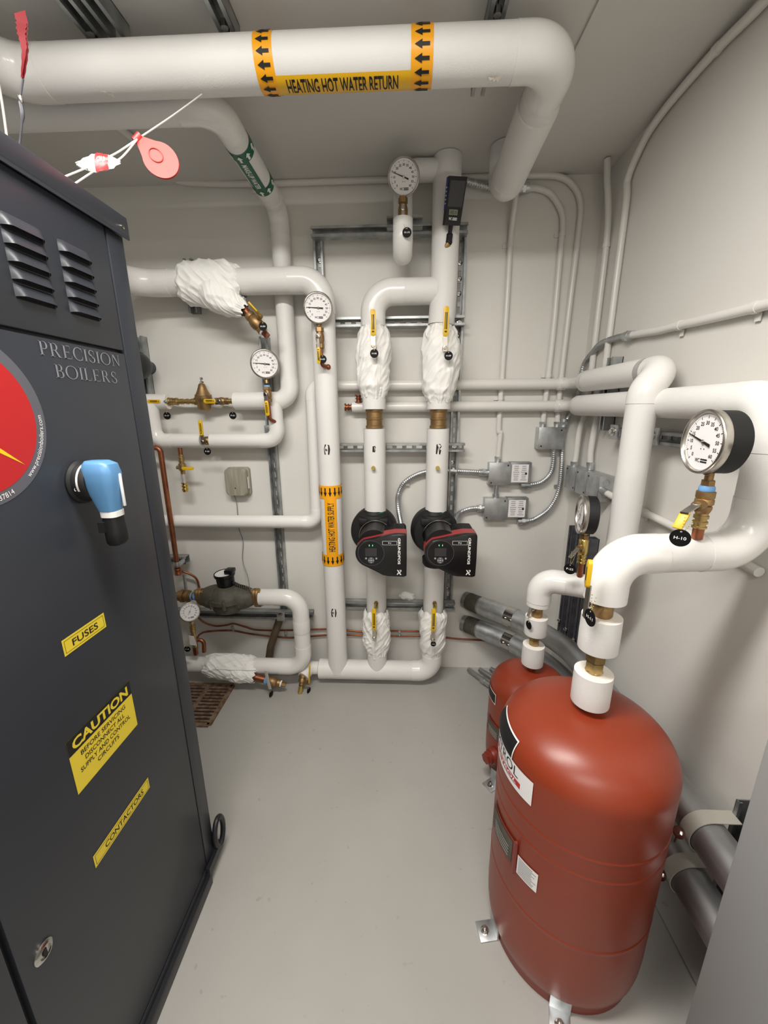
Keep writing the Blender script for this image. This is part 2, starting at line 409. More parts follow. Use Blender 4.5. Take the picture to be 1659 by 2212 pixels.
# serif name
def band(cx, cy, rx, ry, a0, a1, t1, t0, n=16):
    o, i = [], []
    for k in range(n+1):
        a = math.radians(a0+(a1-a0)*k/n); th = t0+(t1-t0)*abs(math.cos(a))**1.5
        o.append((cx+rx*math.cos(a), cy+ry*math.sin(a))); i.append((cx+(rx-th)*math.cos(a), cy+(ry-(t0+(th-t0)*.25))*math.sin(a)))
    return [[o[k], o[k+1], i[k+1], i[k]] for k in range(n)]
def q(x0, y0, x1, y1): return [(x0, y0), (x1, y0), (x1, y1), (x0, y1)]
TK, TN = .13, .045
stem = lambda x: [q(x+.08, 0, x+.08+TK, 1), q(x, 0, x+.16+TK, .035), q(x, .965, x+.16+TK, 1)]
SER = {
 'I': (stem(0), .29),
 'P': (stem(0)+[q(.15, .955, .36, 1), q(.15, .44, .36, .485)]+band(.34, .72, .26, .28, -90, 90, TK, TN), .62),
 'R': (stem(0)+[q(.15, .955, .36, 1), q(.15, .46, .36, .505)]+band(.34, .73, .26, .27, -90, 90, TK, TN)+[[(.34, .48), (.47, .48), (.74, .03), (.58, .03)], q(.56, 0, .82, .035)], .84),
 'E': (stem(0)+[q(.15, .955, .6, 1), q(.15, .48, .5, .525), q(.15, 0, .66, .045), [(.56, 1), (.6, 1), (.6, .76), (.585, .76)], q(.475, .39, .5, .61), [(.62, .0), (.66, 0), (.7, .26), (.685, .26)]], .70),
 'C': (band(.46, .5, .46, .52, 50, 310, TK, TN)+[[(.72, .98), (.75, .98), (.78, .68), (.755, .68)], [(.75, .3), (.78, .3), (.75, .05), (.71, .05)]], .80),
 'S': (band(.3, .74, .26, .27, 40, 270, .11, TN)+band(.3, .25, .28, .27, -150, 90, .12, TN)+[q(.5, .68, .53, .97), q(.03, .05, .06, .32), [(.12, .62), (.22, .68), (.5, .38), (.4, .31)]], .60),
 'O': (band(.5, .5, .5, .52, 0, 360, TK, TN, 32), 1.0),
 'N': ([q(.1, 0, .15, 1), q(0, 0, .26, .035), q(0, .965, .22, 1), [(.08, 1), (.26, 1), (.8, 0), (.72, 0)], q(.72, 0, .77, 1), q(.61, .965, .87, 1)], .87),
 'B': (stem(0)+[q(.15, .955, .36, 1), q(.15, .50, .38, .545), q(.15, 0, .36, .045)]+band(.34, .76, .23, .24, -90, 90, TK, TN)+band(.36, .265, .27, .265, -90, 90, TK, TN), .65),
 'L': (stem(0)+[q(.15, 0, .6, .045), [(.56, 0), (.6, 0), (.64, .3), (.625, .3)]], .65)}
def serif(b, s, x0, x1, z0, z1):
    tot = sum(SER[c][1]+.12 for c in s)-.12; k = (x1-x0)/tot; x = 0
    for c in s:
        for pl in SER[c][0]: b.flat([(x0+(x+px)*k, z0+py*(z1-z0)) for px, py in pl], lambda u, v: pm(u, v, .0002))
        x += SER[c][1]+.12
b = MB('inkgrey'); serif(b, 'PRECISION', .675, .868, 1.5375, 1.560); b.build('name_lettering', t, ang=0); b = MB('inkgrey'); serif(b, 'BOILERS', .698, .851, 1.503, 1.5255); b.build('lettering', t, ang=0)
# yellow labels
def sign(y0, y1, z0, z1, name):
    b = MB('labelyellow').flat(rect(y1-y0, z1-z0, (y0+y1)/2, (z0+z1)/2), pm); return b
def border(b, y0, y1, z0, z1, th, mp, k=.0003):
    for r in (q(y0, z0, y1, z0+th), q(y0, z1-th, y1, z1), q(y0, z0, y0+th, z1), q(y1-th, z0, y1, z1)): b.flat(r, lambda x, y: mp(x, y, k))
b = sign(.5935, .696, 1.0195, 1.0515, 'fuses'); b.use('ink'); border(b, .5975, .692, 1.0235, 1.0475, .0007, pm)
write(b, 'FUSES', lambda x, y: pm(x, y, .0004), w=.062, h=.0135, u=.645, v=1.0355, bold=.012); b.build('fuses_label', t, ang=0)
b = sign(.5535, .727, .5695, .5995, 'contactors'); b.use('ink'); border(b, .5575, .723, .5735, .5955, .0007, pm)
write(b, 'CONTACTORS', lambda x, y: pm(x, y, .0004), w=.121, h=.013, u=.6445, v=.5845, bold=.01); b.build('contactors_label', t, ang=0)
b = sign(.556, .727, .751, .868, 'caution'); b.use('ink').flat(q(.556, .8345, .727, .868), lambda x, y: pm(x, y, .0002))
b.use('labelyellow'); write(b, 'CAUTION', lambda x, y: pm(x, y, .0005), w=.150, h=.022, u=.6415, v=.8505, bold=.035)
b.use('ink')
for s, w, v in (('BEFORE SERVICING', .122, .822), ('DISCONNECT ALL', .108, .806), ('SUPPLY AND CONTROL', .138, .790), ('CIRCUITS', .060, .774)):
    write(b, s, lambda x, y: pm(x, y, .0004), w=w, h=.0098, u=.641, v=v, bold=.008)
b.build('caution_label', t, ang=0)
# rotary handle
hb = MB('blackmatte').lathe([(.040, 0), (.041, .004), (.037, .008), (.036, .026), (.033, .030)], (BX, .709, 1.318), (1, 0, 0), 36)
hb.use('paper').grid(1.2, 2.9, 0, 1, 10, 1, lambda a, v: V((BX+.0175+.004*v, .709+.0368*math.cos(a+.6), 1.318+.0368*math.sin(a+.6))))
write(hb, '0', plane((BX+.013, .674, 1.309), (.3, 1, 0), (0, 0, 1), (.9, -.45, 0), .0015), h=.006); hr = hb.build('rotary_handle', t)
# grip: rounded body hanging down, standing off the door
secs = [(.036, .015, .018, -.004), (.030, .021, .026, 0), (.012, .024, .030, 0), (-.010, .023, .028, 0), (-.034, .020, .022, .003), (-.058, .017, .016, .005)]
def bar(b, secs, x0, y0, z0, n=20):
    rings = []
    for dz, ry, rx, ox in secs:
        rings.append([b.bm.verts.new((x0+ox+rx*math.copysign(abs(math.cos(2*PI*k/n))**.6, math.cos(2*PI*k/n)), y0+ry*math.copysign(abs(math.sin(2*PI*k/n))**.6, math.sin(2*PI*k/n)), z0+dz)) for k in range(n)])
    for A, B in zip(rings, rings[1:]):
        for k in range(n): b.face([A[k], A[(k+1) % n], B[(k+1) % n], B[k]])
    b.face(rings[0]); b.face(rings[-1])
b = MB('blue'); bar(b, secs, BX+.046, .702, 1.322); b.use('white')
b.box((BX+.0755, .708, 1.302), (.004, .005, .062), bev=.001); b.build('blue_lever', hr, ang=50)
b = MB('white'); bar(b, [(0, .0175, .0165, 0), (-.011, .0175, .016, 0)], BX+.052, .703, 1.2635); b.build('collar', hr)
b = MB('blackmatte'); bar(b, [(0, .0165, .0145, 0), (-.03, .0175, .0155, .001), (-.050, .0175, .015, .001), (-.056, .014, .011, 0)], BX+.052, .703, 1.2525); b.box((BX+.042, .684, 1.235), (.012, .006, .02)); b.build('black_grip', hr, ang=50)
b = MB('chrome').lathe([(.0175, 0), (.0175, .0025), (.0125, .006), (.0105, .006), (.0105, .003)], (BX, .433, .563), (1, 0, 0), 32); b.use('blackmatte').box((BX+.0045, .433, .563), (.003, .005, .014)); b.build('quarter_turn_latch', t)
# skid and lifting lug
MB('boilerdark').box((-1.0, .19, .020), (.826, 1.40, .0398), bev=.002).build('skid_rail', t)
lug = [(.885, .041), (1.0, .041), (1.012, .09)]+[(.972+.036*math.cos(a), .118+.045*math.sin(a)) for a in [PI*k/12*1.0 for k in range(0, 13)]]+[(.915, .07), (.885, .07)]
b = MB('boilerdark').tube([V((-.592, .968+.028*math.cos(a), .105+.052*math.sin(a))) for a in [2*PI*k/32 for k in range(32)]], .0085, 10, closed=True)
b.box((-.592, .925, .055), (.012, .09, .03)); b.build('lifting_lug', t)

# ================================================================ OVERHEAD RETURN PIPE
RZ, RY, RR = 2.304, 1.25, .055
def px_of(p, px, y): return aY(px, p, y).x
t = T('return_pipe', 'largest white insulated pipe across the ceiling marked HEATING HOT WATER RETURN', 'pipe', (-.3, RY, RZ))
retp = t
XL, XE = -1.05, .396
pipe_run(t, [(XL, .55, RZ), (XL, RY, RZ), (XE, RY, RZ), (XE, 1.45, RZ-.006)], RR, [.09, .085], n=40, ext=.035, er=1.02)
pipe_run(t, [(XE, 1.42, RZ-.006), (XE, 1.81, RZ-.034), (XE, 1.81, Z_C-.002)], .0605, .064, n=40, ext=.01, er=1.02)
ax = (1, 0, 0)
pz = lambda r: cylmap((0, RY, RZ), ax, (0, -.82, -.57), r)
# torn patches in the jacket
for px, py in ((236, 201), (1068, 163)):
    b = MB('cut')
    x = aZ(px, py, RZ-.05).x
    for k in range(3):
        f = pz(RR); b.flat([(x-.017+.009*k, .036), (x-.010+.010*k, .043+.003*k), (x+.001+.009*k, .037), (x-.004+.007*k, .034)], lambda u, v: f(u, -v if False else v, .002+.003*math.sin(u*90)))
    b.build('torn_jacket', t, ang=0)
xa0, xa1 = aY(549, 125, RY-.045).x, aY(590, 125, RY-.045).x
xb0, xb1 = aY(888, 110, RY-.045).x, aY(936, 110, RY-.045).x
def arrows(b, f, s0, s1, n, along, L, wd, flip=1):
    for i in range(n):
        s = s0+(s1-s0)*(i+.5)/n
        P = [(-.5, 0), (0, .5), (0, .2), (.5, .2), (.5, -.2), (0, -.2), (0, -.5)]
        b.flat([(along+flip*x*L, s+y*wd) for x, y in P], f)
f = cylmap((0, RY, RZ), ax, (0, -.82, -.57), RR, .0008)
b = MB('orange'); hc = PI*RR
for a0, a1 in ((xa0, xa1), (xb0, xb1)):
    b.use('orange').grid(a0, a1, -hc, hc, 1, 56, f)
    b.use('ink'); arrows(b, lambda u, v: f(u, v, .0013), -hc, hc, 15, (a0+a1)/2, (a1-a0)*.68, .0165)
b.use('orangestrip').grid(xa1, xb0, .019, .075, 1, 14, f)
b.use('ink'); write(b, 'HEATING HOT WATER RETURN', lambda u, v: f(u, -v, .0004), w=(xb0-xa1)*.84, h=.036, u=(xa1+xb0)/2-.004, v=-.0445, bold=.02, cut=(1, .004))
b.build('pipe_marker', t, ang=60, recalc=False)
# ceiling struts that carry it
for px, x1, nm in ((150, 1.27, 'dark steel channel on the ceiling furthest left, above the return pipe'), (466, 1.285, 'steel channel on the ceiling left of the orange arrows'), (1078, 1.49, 'steel channel on the ceiling near the return pipe bend, prongs showing below')):
    x = aZ(px, 15, 2.37).x
    s = T('ceiling_strut', nm, 'strut', (x, .9, Z_C), 'ceiling channels')
    strut(s, (x, .15, Z_C), (x, x1, Z_C), (0, 0, -1), slots=False)
    if px == 150: strut(s, (x+.060, .15, Z_C), (x+.060, x1, Z_C), (0, 0, -1), slots=False)
    MB('chrome').cyl((x, RY-.0, Z_C-.046), (x, RY, Z_C-.002), .006).hexn((x, RY-.02, Z_C-.03), (x, RY-.02, Z_C-.045), .01).build('hanger_bolt', s)

# ================================================================ MAKE-UP WATER PIPE
MX, MY, MZ, MR = aY(604, 480, 1.957).x, 1.957, 2.29, .041
t = T('makeup_pipe', 'white insulated pipe with green MAKE-UP WATER marker running from ceiling down the back wall', 'pipe', (MX, MY, MZ))
mkp = t
NX = aZ(458, 217, MZ).x; NY = 1.36
LS = 1.934; ML = aY(575, 866, LS).z                                             # height of the pressure reducing line
pipe_run(t, [(-1.30, NY, MZ), (NX, NY, MZ), (MX, MY-.0, MZ), (MX+.004, LS, ML), (-.795, LS, ML)], MR, [.075, .07, .065], n=32)
d = V((MX-NX, MY-NY, 0)); Lm = d.length; d.normalize()
f = cylmap((NX, NY, MZ), d, (0, -.6, -.8), MR, .0012)
g0 = (aZ(510, 318, MZ-.02)-V((NX, NY, MZ))).dot(d); g1 = (aZ(536, 315, MZ-.02)-V((NX, NY, MZ))).dot(d)
h0 = (aZ(562, 396, MZ-.02)-V((NX, NY, MZ))).dot(d); h1 = (aZ(578, 400, MZ-.02)-V((NX, NY, MZ))).dot(d)
g1 = max(g1, g0+.045); h1 = max(h1, h0+.045); hc = PI*MR
b = MB('green'); 
for a0, a1 in ((g0, g1), (h0, h1)):
    b.use('green').grid(a0, a1, -hc, hc, 1, 40, f); b.use('white'); arrows(b, lambda u, v: f(u, v, .0018), -hc, hc, 9, (a0+a1)/2, (a1-a0)*.7, .018)
b.use('green').grid(g1, h0, -.022, .022, 1, 12, f)
b.use('white'); write(b, 'MAKE-UP WATER', lambda u, v: f(u, -v, .0004), w=(h0-g1)*.9, h=.018, u=(g1+h0)/2, v=0, bold=.02, cut=(1, .005))
b.build('pipe_marker', t, ang=60, recalc=False)
MB('cut').lathe([(MR*.99, 0), (MR*.99, .001)], (-.795, LS, ML), (-1, 0, 0)).build('sleeve_end', t)

# ================================================================ LAST: cords and paper things near the ceiling
r1, r2, r3 = V((-.66, 1.19, 2.252)), aY(298, 300, 1.0), aY(212, 352, .93)
pt = T('red_pull_tag', 'red plastic paddle tag hanging on the white cord near the ceiling', 'tag', r2)
pc = aY(338, 338, 1.0); U, Vv = CR, CU
ang = math.radians(35); Ud = (U*math.cos(ang)-Vv*math.sin(ang)*-1).normalized()
top = r2; dn = (pc-top).normalized(); sd = dn.cross(CF).normalized()
b = MB('pink'); out = []
for k in range(41):
    a = -PI*.80+2*PI*.80*k/40; out.append((.034*math.sin(a), .062+.040*math.cos(a)))
b.prism(out+[(-.007, .0), (.007, .0)][::-1], top, sd, dn, -CF, .004, bev=.0012); b.build('paddle', pt)
b = MB('reddark' if False else 'logored'); b.tube([top+sd*-.009, top+sd*.009], .0085, 14); b.build('clip', pt)
b = MB('pink').tube([top+dn*(.05+.016*math.cos(a))+sd*(.012*math.sin(a))-CF*.005 for a in [2*PI*k/20 for k in range(20)]], .0012, 6, closed=True); b.build('embossed_ring', pt)
cend = aX(130, 386, -.66); cend2 = aX(154, 402, -.64)
cord = MB('cord')
a0 = aY(436, 204, 1.24)
cord.tube(spline([a0, aY(370, 252, 1.12), r2, (r2+r3)/2+V((0, 0, -.002)), r3+V((.02, 0, .008))], 6), .0018, 8)
cord.tube(spline([r2+V((.006, 0, .006)), (r2+r3)/2+V((.008, 0, -.01)), r3+V((.024, 0, -.004))], 6), .0018, 8)
cord.tube(spline([r3+V((-.02, 0, -.006)), cend], 4), .0018, 8); cord.tube(spline([r3+V((-.012, 0, -.014)), cend2], 4), .0018, 8)
cord.build('cord', label='doubled white cord slung from the return pipe down to the boiler top', cat='cord')
pk = T('packet', 'small crumpled foil packet with red label tied on the white cord', 'packet', r3)
b = MB('silver'); sd2 = (U*.97+Vv*.05).normalized(); up2 = CF.cross(sd2).normalized()*-1
up2 = (Vv-sd2*Vv.dot(sd2)).normalized(); nn = -CF
def pkm(u, v):
    e = abs(u)/.046; w = (1-e**2.2); th = .004*max(0, w)*(1-(v)**2)
    return r3+sd2*u+up2*(v*(.003+.017*max(0, 1-e**1.5)))+nn*(th+.003*noise.noise(V((u*120, v*3, 1))))
b.grid(-.045, .045, -1, 1, 24, 10, pkm); b.grid(-.045, .045, -1, 1, 24, 10, lambda u, v: pkm(u, v)-nn*(2*.004*max(0, 1-(abs(u)/.046)**2.2)*(1-v*v)+.0005)); b.build('foil', pk, ang=60)
b = MB('logored').grid(-.004, .022, -.98, .98, 6, 8, lambda u, v: pkm(u, v)+nn*.0012)
b.use('paper'); write(b, 'G810', lambda u, v: pkm(u, v)+nn*.0017, w=.017, h=.55, u=.009, v=.18, bold=.02); b.build('packet_label', pk, ang=60, recalc=False)
# red ribbon
rb = [aY(50, 52, .98), aY(52, 110, .98), aY(50, 170, .98), aY(44, 215, .985), aY(40, 330, .99)]
t2 = T('red_ribbon', 'frayed red ribbon on a dark cord at the top left pipe bend', 'ribbon', rb[0])
b = MB('ribbonred'); RP = spline([rb[0]+V((.002, 0, .002)), rb[0].lerp(rb[1], .4), rb[1]+V((.004, 0, 0)), rb[2]], 10)
for off, ph in ((0, 0), (.004, .9)):
    L_, R2 = [], []
    for i, p in enumerate(RP):
        k = i/(len(RP)-1); wd_ = .0095*(1-.68*k)*(1+.15*math.sin(i*1.7+ph)); tw = .7*math.sin(k*3+ph)
        d_ = V((math.cos(tw), math.sin(tw), 0)); q_ = p+V((0, -off, .010*math.sin(i*2.1+ph) if i == 0 else 0))
        L_.append(b.bm.verts.new(q_-d_*wd_)); R2.append(b.bm.verts.new(q_+d_*wd_*.8+V((0, 0, .012 if i == 0 else 0))))
    for i in range(len(RP)-1): b.face([L_[i], L_[i+1], R2[i+1], R2[i]])
bmesh.ops.solidify(b.bm, geom=b.bm.faces[:], thickness=.0008)
b.build('ribbon', t2)
MB('chrome').box(rb[3], (.010, .006, .016), bev=.002).build('clasp', t2)
MB('strutdark').tube(spline([rb[2], rb[3], rb[3]+V((-.003, 0, -.03)), rb[4]], 5), [.002]*6+[.004]*5+[.002]*5, 8).build('cord', t2)
MB('cord').tube(spline([aY(-14, 120, 1.05), aY(5, 225, 1.05), aY(20, 335, 1.05)], 6), .0026, 8).build('cord', label='white cord hanging at the far left edge behind the boiler lid', cat='cord')
# ================================================================ generic fittings
def fit(b, p0, p1, r, kind='coupling', n=24):
    """turned fitting profile between p0 and p1"""
    p0, p1 = V(p0), V(p1); L = (p1-p0).length
    pr = {'coupling': [(r*.92, 0), (r*1.06, .04), (r*1.06, .14), (r*.96, .18), (r*.96, .44), (r*1.05, .47), (r*1.05, .53), (r*.96, .56), (r*.96, .82), (r*1.06, .86), (r*1.06, .96), (r*.92, 1)],
          'union': [(r*.8, 0), (r*.8, .1), (r, .12), (r, .35), (r*.75, .38), (r*.75, .5), (r*1.1, .52), (r*1.1, .75), (r*.85, .78), (r*.85, 1)],
          'nipple': [(r, 0), (r, .12), (r*.8, .14), (r*.8, .3), (r, .32), (r, .46), (r*.8, .48), (r*.8, .64), (r, .66), (r, .85), (r*.85, .87), (r*.85, 1)],
          'barb': [(r*.9, 0), (r*1.15, .06), (r*1.15, .16), (r*.75, .2), (r*.75, .42), (r*1.05, .48), (r*1.05, .56), (r*.75, .62), (r*.75, .82), (r*1.15, .86), (r*1.15, 1)]}[kind]
    b.lathe([(a, h*L) for a, h in pr], p0, p1-p0, n); return b
def ball_valve(label, p0, p1, r, stem, hdir, hl=.085, gw=.013, m='bronze', cat='valve', group='yellow handled ball valves', grip=.55, hoff=None, gm='yellow', body=True, offs=0):
    """p0-p1 body axis; stem: direction of the spindle; hdir: direction the lever points"""
    p0, p1 = V(p0), V(p1); c = (p0+p1)/2; ax = (p1-p0).normalized(); L = (p1-p0).length; st = V(stem).normalized(); hd = V(hdir).normalized()
    t = T('ball_valve', label, cat, c, group)
    if body:
        b = MB(m); b.hexn(p0, p0+ax*L*.2, r*1.12); b.hexn(p1-ax*L*.2, p1, r*1.12); b.lathe([(r*.8, L*.18), (r*1.02, L*.3), (r*1.16, L*.42), (r*1.16, L*.58), (r*1.02, L*.7), (r*.8, L*.82)], p0, ax, 24)
        b.cyl(c, c+st*(r*1.75), r*.5, n=16); b.build('valve_body', t)
    h0 = c+st*(hoff if hoff else r*1.75); MB('chrome').lathe([(r*.34, -.004), (r*.5, 0), (r*.5, .004), (r*.36, .0045), (r*.36, .008)], h0, st, 6).build('stem_nut', t)
    sdv = hd.cross(st).normalized()
    a = h0+hd*offs-hd*.008; e1 = h0+hd*(hl*(1-grip))+hd*offs; e2 = h0+hd*hl+hd*offs
    b = MB('brushed'); b.box((a+e1)/2+st*.002, ((e1-a).length+.01, gw*.82, .0028), (hd, sdv, st)); lev = b.build('lever', t)
    b = MB(gm); mid = (e1+e2)/2+st*.003; gl = (e2-e1).length
    b.prism(rrect(gl, gw, gw*.42, cx=0), mid-st*.003, hd, sdv, st, .0065, bev=.001)
    if gm == 'yellow':
        b.use('ink'); pl = plane(mid+st*.0035, hd, sdv, st, .0006)
        b.flat(rect(gl*.56, gw*.20, gl*.02, gw*.14), pl); b.flat(rect(gl*.56, gw*.13, gl*.02, -gw*.16), pl); b.flat(rect(gl*.05, gw*.44, -gl*.34, 0), pl)
    b.build('grip', lev)
    return t
def chain(b, p0, p1, sag=.006, r=.0011):
    p0, p1 = V(p0), V(p1); n = max(5, int((p1-p0).length/.0042))
    for i in range(n+1):
        k = i/n; b.sph(p0.lerp(p1, k)-V((0, 0, sag*4*k*(1-k))), r*1.25, n=6)
def valve_tag(text, anchor, c, n, label, r=.0175, two=False):
    """round black tag hung by a bead chain"""
    anchor, c = V(anchor), V(c); n = V(n).normalized(); u = V((0, 0, 1)).cross(n).normalized() if abs(n.z) < .95 else V((1, 0, 0)); v = n.cross(u)
    t = T('valve_tag', label, 'tag', c, 'round black valve tags')
    b = MB('tag').lathe([(r*.97, -.0009), (r, -.0006), (r, .0006), (r*.97, .0009)], c, n, 36); b.use('paper').lathe([(.0016, .00095), (.0016, .0013)], c+v*(r*.74), n, 10)
    b.build('disc', t, ang=12)
    if text:
        b = MB('paper'); write(b, text, plane(c, u, v, n, .0013), w=r*1.15, h=r*.36, bold=.012)
        b.build('tag_lettering', t, ang=0)
    b = MB('goldbrass'); top = c+v*(r*.74)+n*.001; chain(b, anchor, top)
    if two: chain(b, anchor+u*.014, top)
    b.build('bead_chain', t, ang=60)
    return t
def gauge(label, c, n, r, dep, needle, stem_to=None, casem='blackmatte', bez='brushed', group='round dial pressure gauges', brand='WG', cat='gauge', small=False, top=False):
    c = V(c); n = V(n).normalized(); rt = V((0, 0, 1)).cross(n).normalized(); up = n.cross(rt)
    t = T('pressure_gauge', label, cat, c, group)
    MB(casem).lathe([(r*.55, -dep), (r*.9, -dep), (r*.97, -dep+.004), (r*.97, -.006)], c, n, 48).build('case', t)
    MB(bez).lathe([(r*.97, -.016), (r*1.0, -.014), (r*1.0, -.002), (r*.985, .001), (r*.93, .002), (r*.885, -.001), (r*.875, -.005)], c, n, 56, cap=False).build('bezel', t, ang=60)
    mp = plane(c-n*.005, rt, up, n, 0)
    d = MB('paper').flat(disc(r*.885, 56), mp)
    d.use('ink')
    a0, a1 = math.radians(225), math.radians(-45)
    for k in range(61):
        a = a0+(a1-a0)*k/60; ri, w = (r*.72, r*.012) if k % 5 == 0 else (r*.77, r*.005); ro = r*.81
        ca, sa = math.cos(a), math.sin(a); d.flat([(ri*ca-w*sa, ri*sa+w*ca), (ro*ca-w*sa, ro*sa+w*ca), (ro*ca+w*sa, ro*sa-w*ca), (ri*ca+w*sa, ri*sa-w*ca)], lambda x, y: mp(x, y, .0004))
    for k in range(13):
        a = a0+(a1-a0)*k/12; write(d, str(k*5), lambda x, y: mp(x, y, .0004), h=r*.12, u=r*.585*math.cos(a), v=r*.585*math.sin(a), bold=.02)
    write(d, 'WC', lambda x, y: mp(x, y, .0004), h=r*.13, w=r*.22, u=-r*.14, v=-r*.58, bold=.02)
    d.flat(rect(r*.3, r*.05, r*.16, -r*.545), lambda x, y: mp(x, y, .0004)); d.flat(rect(r*.3, r*.05, r*.16, -r*.62), lambda x, y: mp(x, y, .0004))
    for sx in (-.07, .07): d.flat(disc(r*.022, 8, cx=r*sx, cy=-r*.22), lambda x, y: mp(x, y, .0004))
    d.build('dial', t, ang=0)
    nd = MB('ink'); a = math.radians(needle); ca, sa = math.cos(a), math.sin(a); w = r*.018
    nd.prism([(-.34*r*ca-2.6*w*-sa*-1, -.34*r*sa-2.6*w*ca), (.78*r*ca-.5*w*-sa*-1, .78*r*sa-.5*w*ca), (.78*r*ca+.5*w*-sa, .78*r*sa+.5*w*ca), (-.34*r*ca+2.6*w*-sa, -.34*r*sa+2.6*w*ca)], c-n*.0035, rt, up, n, .0012)
    nd.use('chrome').lathe([(r*.07, 0), (r*.07, .001), (r*.03, .003)], c-n*.0025, n, 12); nd.build('needle', t)
    if stem_to is not None:
        b = MB('brass'); s0 = c-n*(dep*.5)-up*(r*.93); e = V(stem_to); ax = (e-s0).normalized(); L = (e-s0).length
        b.hexn(s0, s0+ax*L*.35, .0115); b.cyl(s0+ax*L*.3, e, .008, n=16); b.build('gauge_stem', t)
    return t
def jacket(label, p0, p1, prof, seed, flap=None, root=None, group='white fabric valve covers', fold=.0062, hint=(0, -1, 0), strap=True, squash=1.0):
    """loose gathered fabric cover round a valve; prof = [(t, radius)]"""
    p0, p1 = V(p0), V(p1); D = p1-p0; L = D.length; u, v, d = basis(D, hint); rnd = random.Random(seed)
    # v = towards hint side
    t = root or T('valve_cover', label, 'fabric cover', (p0+p1)/2, group)
    NT, NA = 96, 128; b = MB('fabric'); ph = [rnd.uniform(0, 6.28) for _ in range(6)]; sx, sy = rnd.uniform(0, 50), rnd.uniform(0, 50)
    def rad(k):
        for (a, ra), (c, rc) in zip(prof, prof[1:]):
            if k <= c: 
                s = (k-a)/(c-a); s = s*s*(3-2*s); return ra+(rc-ra)*s
        return prof[-1][1]
    def pt(a, k):
        r = rad(k); e = min(k, 1-k)
        w = math.exp(-(e/.13)**2)
        g = abs(math.sin(a*8+ph[0]+1.6*math.sin(a*2+ph[1])+k*3))*.6+abs(math.sin(a*13+ph[2]+k*2))*.4
        ca, sa = math.cos(a), math.sin(a); mid = min(1, e/.14); a2 = a+2.2*(k-.5)*math.sin(ph[4]); a3 = a-2.8*(k-.5)
        c2, s2, c3, s3 = math.cos(a2), math.sin(a2), math.cos(a3), math.sin(a3)
        q3 = noise.noise(V((ca*.9+sx, sa*.9-sy, k*L*6)))
        q1 = noise.noise(V((c2*1.5+sx, s2*1.5+sy, k*L*9+q3*.8))); q2 = noise.noise(V((c3*2.3+sy, s3*2.3, k*L*13+sx+q3*.6)))
        q4 = noise.noise(V((ca*4+sy, sa*4+sx, k*L*28)))
        sh = lambda q, w_: max(0, 1-abs(q)*w_)
        r += fold*(w*(g-.6)*.9+mid*(.95*sh(q1, 2.6)+.7*sh(q2, 3.4)+1.5*q3+.12*q4-.5))
        p = p0+D*k+(u*ca*squash+v*(sa if sa > 0 or root else sa*.80))*max(r, .01)
        return p+d*(.006*w*math.sin(a*7+ph[3]))
    rows = [[b.bm.verts.new(pt(2*PI*i/NA, j/NT)) for i in range(NA)] for j in range(NT+1)]
    for A, B in zip(rows, rows[1:]):
        for i in range(NA): b.face([A[i], A[(i+1) % NA], B[(i+1) % NA], B[i]])
    b.build('cover' if not root else 'pouch', t, ang=80)
    if flap is not None:
        a = flap; b = MB('fabric')
        for j in range(24):
            k0, k1 = .30+.72*j/24, .30+.72*(j+1)/24
            def fp(k, da, o):
                kk = min(k, 1); p = pt(a+da, kk); c = p0+D*kk; return c+(p-c)*(1+o/((p-c).length))+D*(k-kk)
            q0 = [fp(k0, -.10, .0035), fp(k0, .10, .0045), fp(k1, .10, .0045), fp(k1, -.10, .0035)]
            b.face([b.bm.verts.new(x) for x in q0])
        bmesh.ops.remove_doubles(b.bm, verts=b.bm.verts[:], dist=.0002)
        bmesh.ops.solidify(b.bm, geom=b.bm.faces[:], thickness=.0015)
        b.build('flap', t, ang=60)
    return t
LX1, LX2, LY, LR = -.122, .172, 1.86, .0515          # two pump legs
SPX, SR = -.335, .052                                  # supply drop
z = lambda py, px=810, y=LY: aY(px, py, y).z

# ================================================================ PUMP STRUT FRAME on back wall
YS = Y_B-.001
fl, fr = aY(689, 560, 1.975).x, aY(997, 520, 1.975).x
zt = aY(850, 508, 1.975).z
def strutT(label, p0, p1, opn=(0, -1, 0), slots=True, m='strut', group='galvanized channels on the back wall', **k):
    t = T('strut_channel', label, 'strut', (V(p0)+V(p1))/2, group); strut(t, p0, p1, opn, m, slots, **k); return t
x0, x1 = aY(676, 515, 1.96).x, aY(1008, 497, 1.96).x
t = strutT('horizontal galvanized channel at the top of the pump frame', (x0, YS-.041, zt), (x1, YS-.041, zt))
tA = t
b = strutT('short channel piece lapped over the top channel behind the H-14 elbow', (aY(836, 500, 1.92).x, YS-.0825, zt+.012), (aY(912, 500, 1.92).x, YS-.0825, zt+.012))
t = strutT('long vertical galvanized channel right of the second pump line', (fr, YS, aY(972, 1312, 1.98).z), (fr, YS, zt+.02))
for py in (565, 600, 632, 725, 880, 1000, 1275): bolt(t, (fr, YS-.004, aY(990, py, 1.98).z), (0, -1, 0), .006)
t = strutT('left vertical galvanized channel of the pump frame, partly behind supply pipe', (fl, YS, aY(690, 800, 1.98).z), (fl, YS, zt+.0))
bolt(t, (fl, YS-.004, aY(697, 560, 1.98).z), (0, -1, 0), .007)
for px, py, lab in ((865, 697, 'horizontal galvanized channel just above the two upper valve covers'), (850, 966, 'horizontal galvanized channel behind the pump sleeves'), (868, 1303, 'lowest horizontal channel of the pump frame with a white rag on it')):
    zz = aY(px, py, 1.95).z
    t = strutT(lab, (fl+.0, YS-.041, zz), (aY(1003 if py < 1000 else 982, py, 1.94).x, YS-.041, zz))
    bolt(t, (fr, YS-.045, zz), (0, -1, 0), .007)
zr = aY(868, 1303, 1.95).z
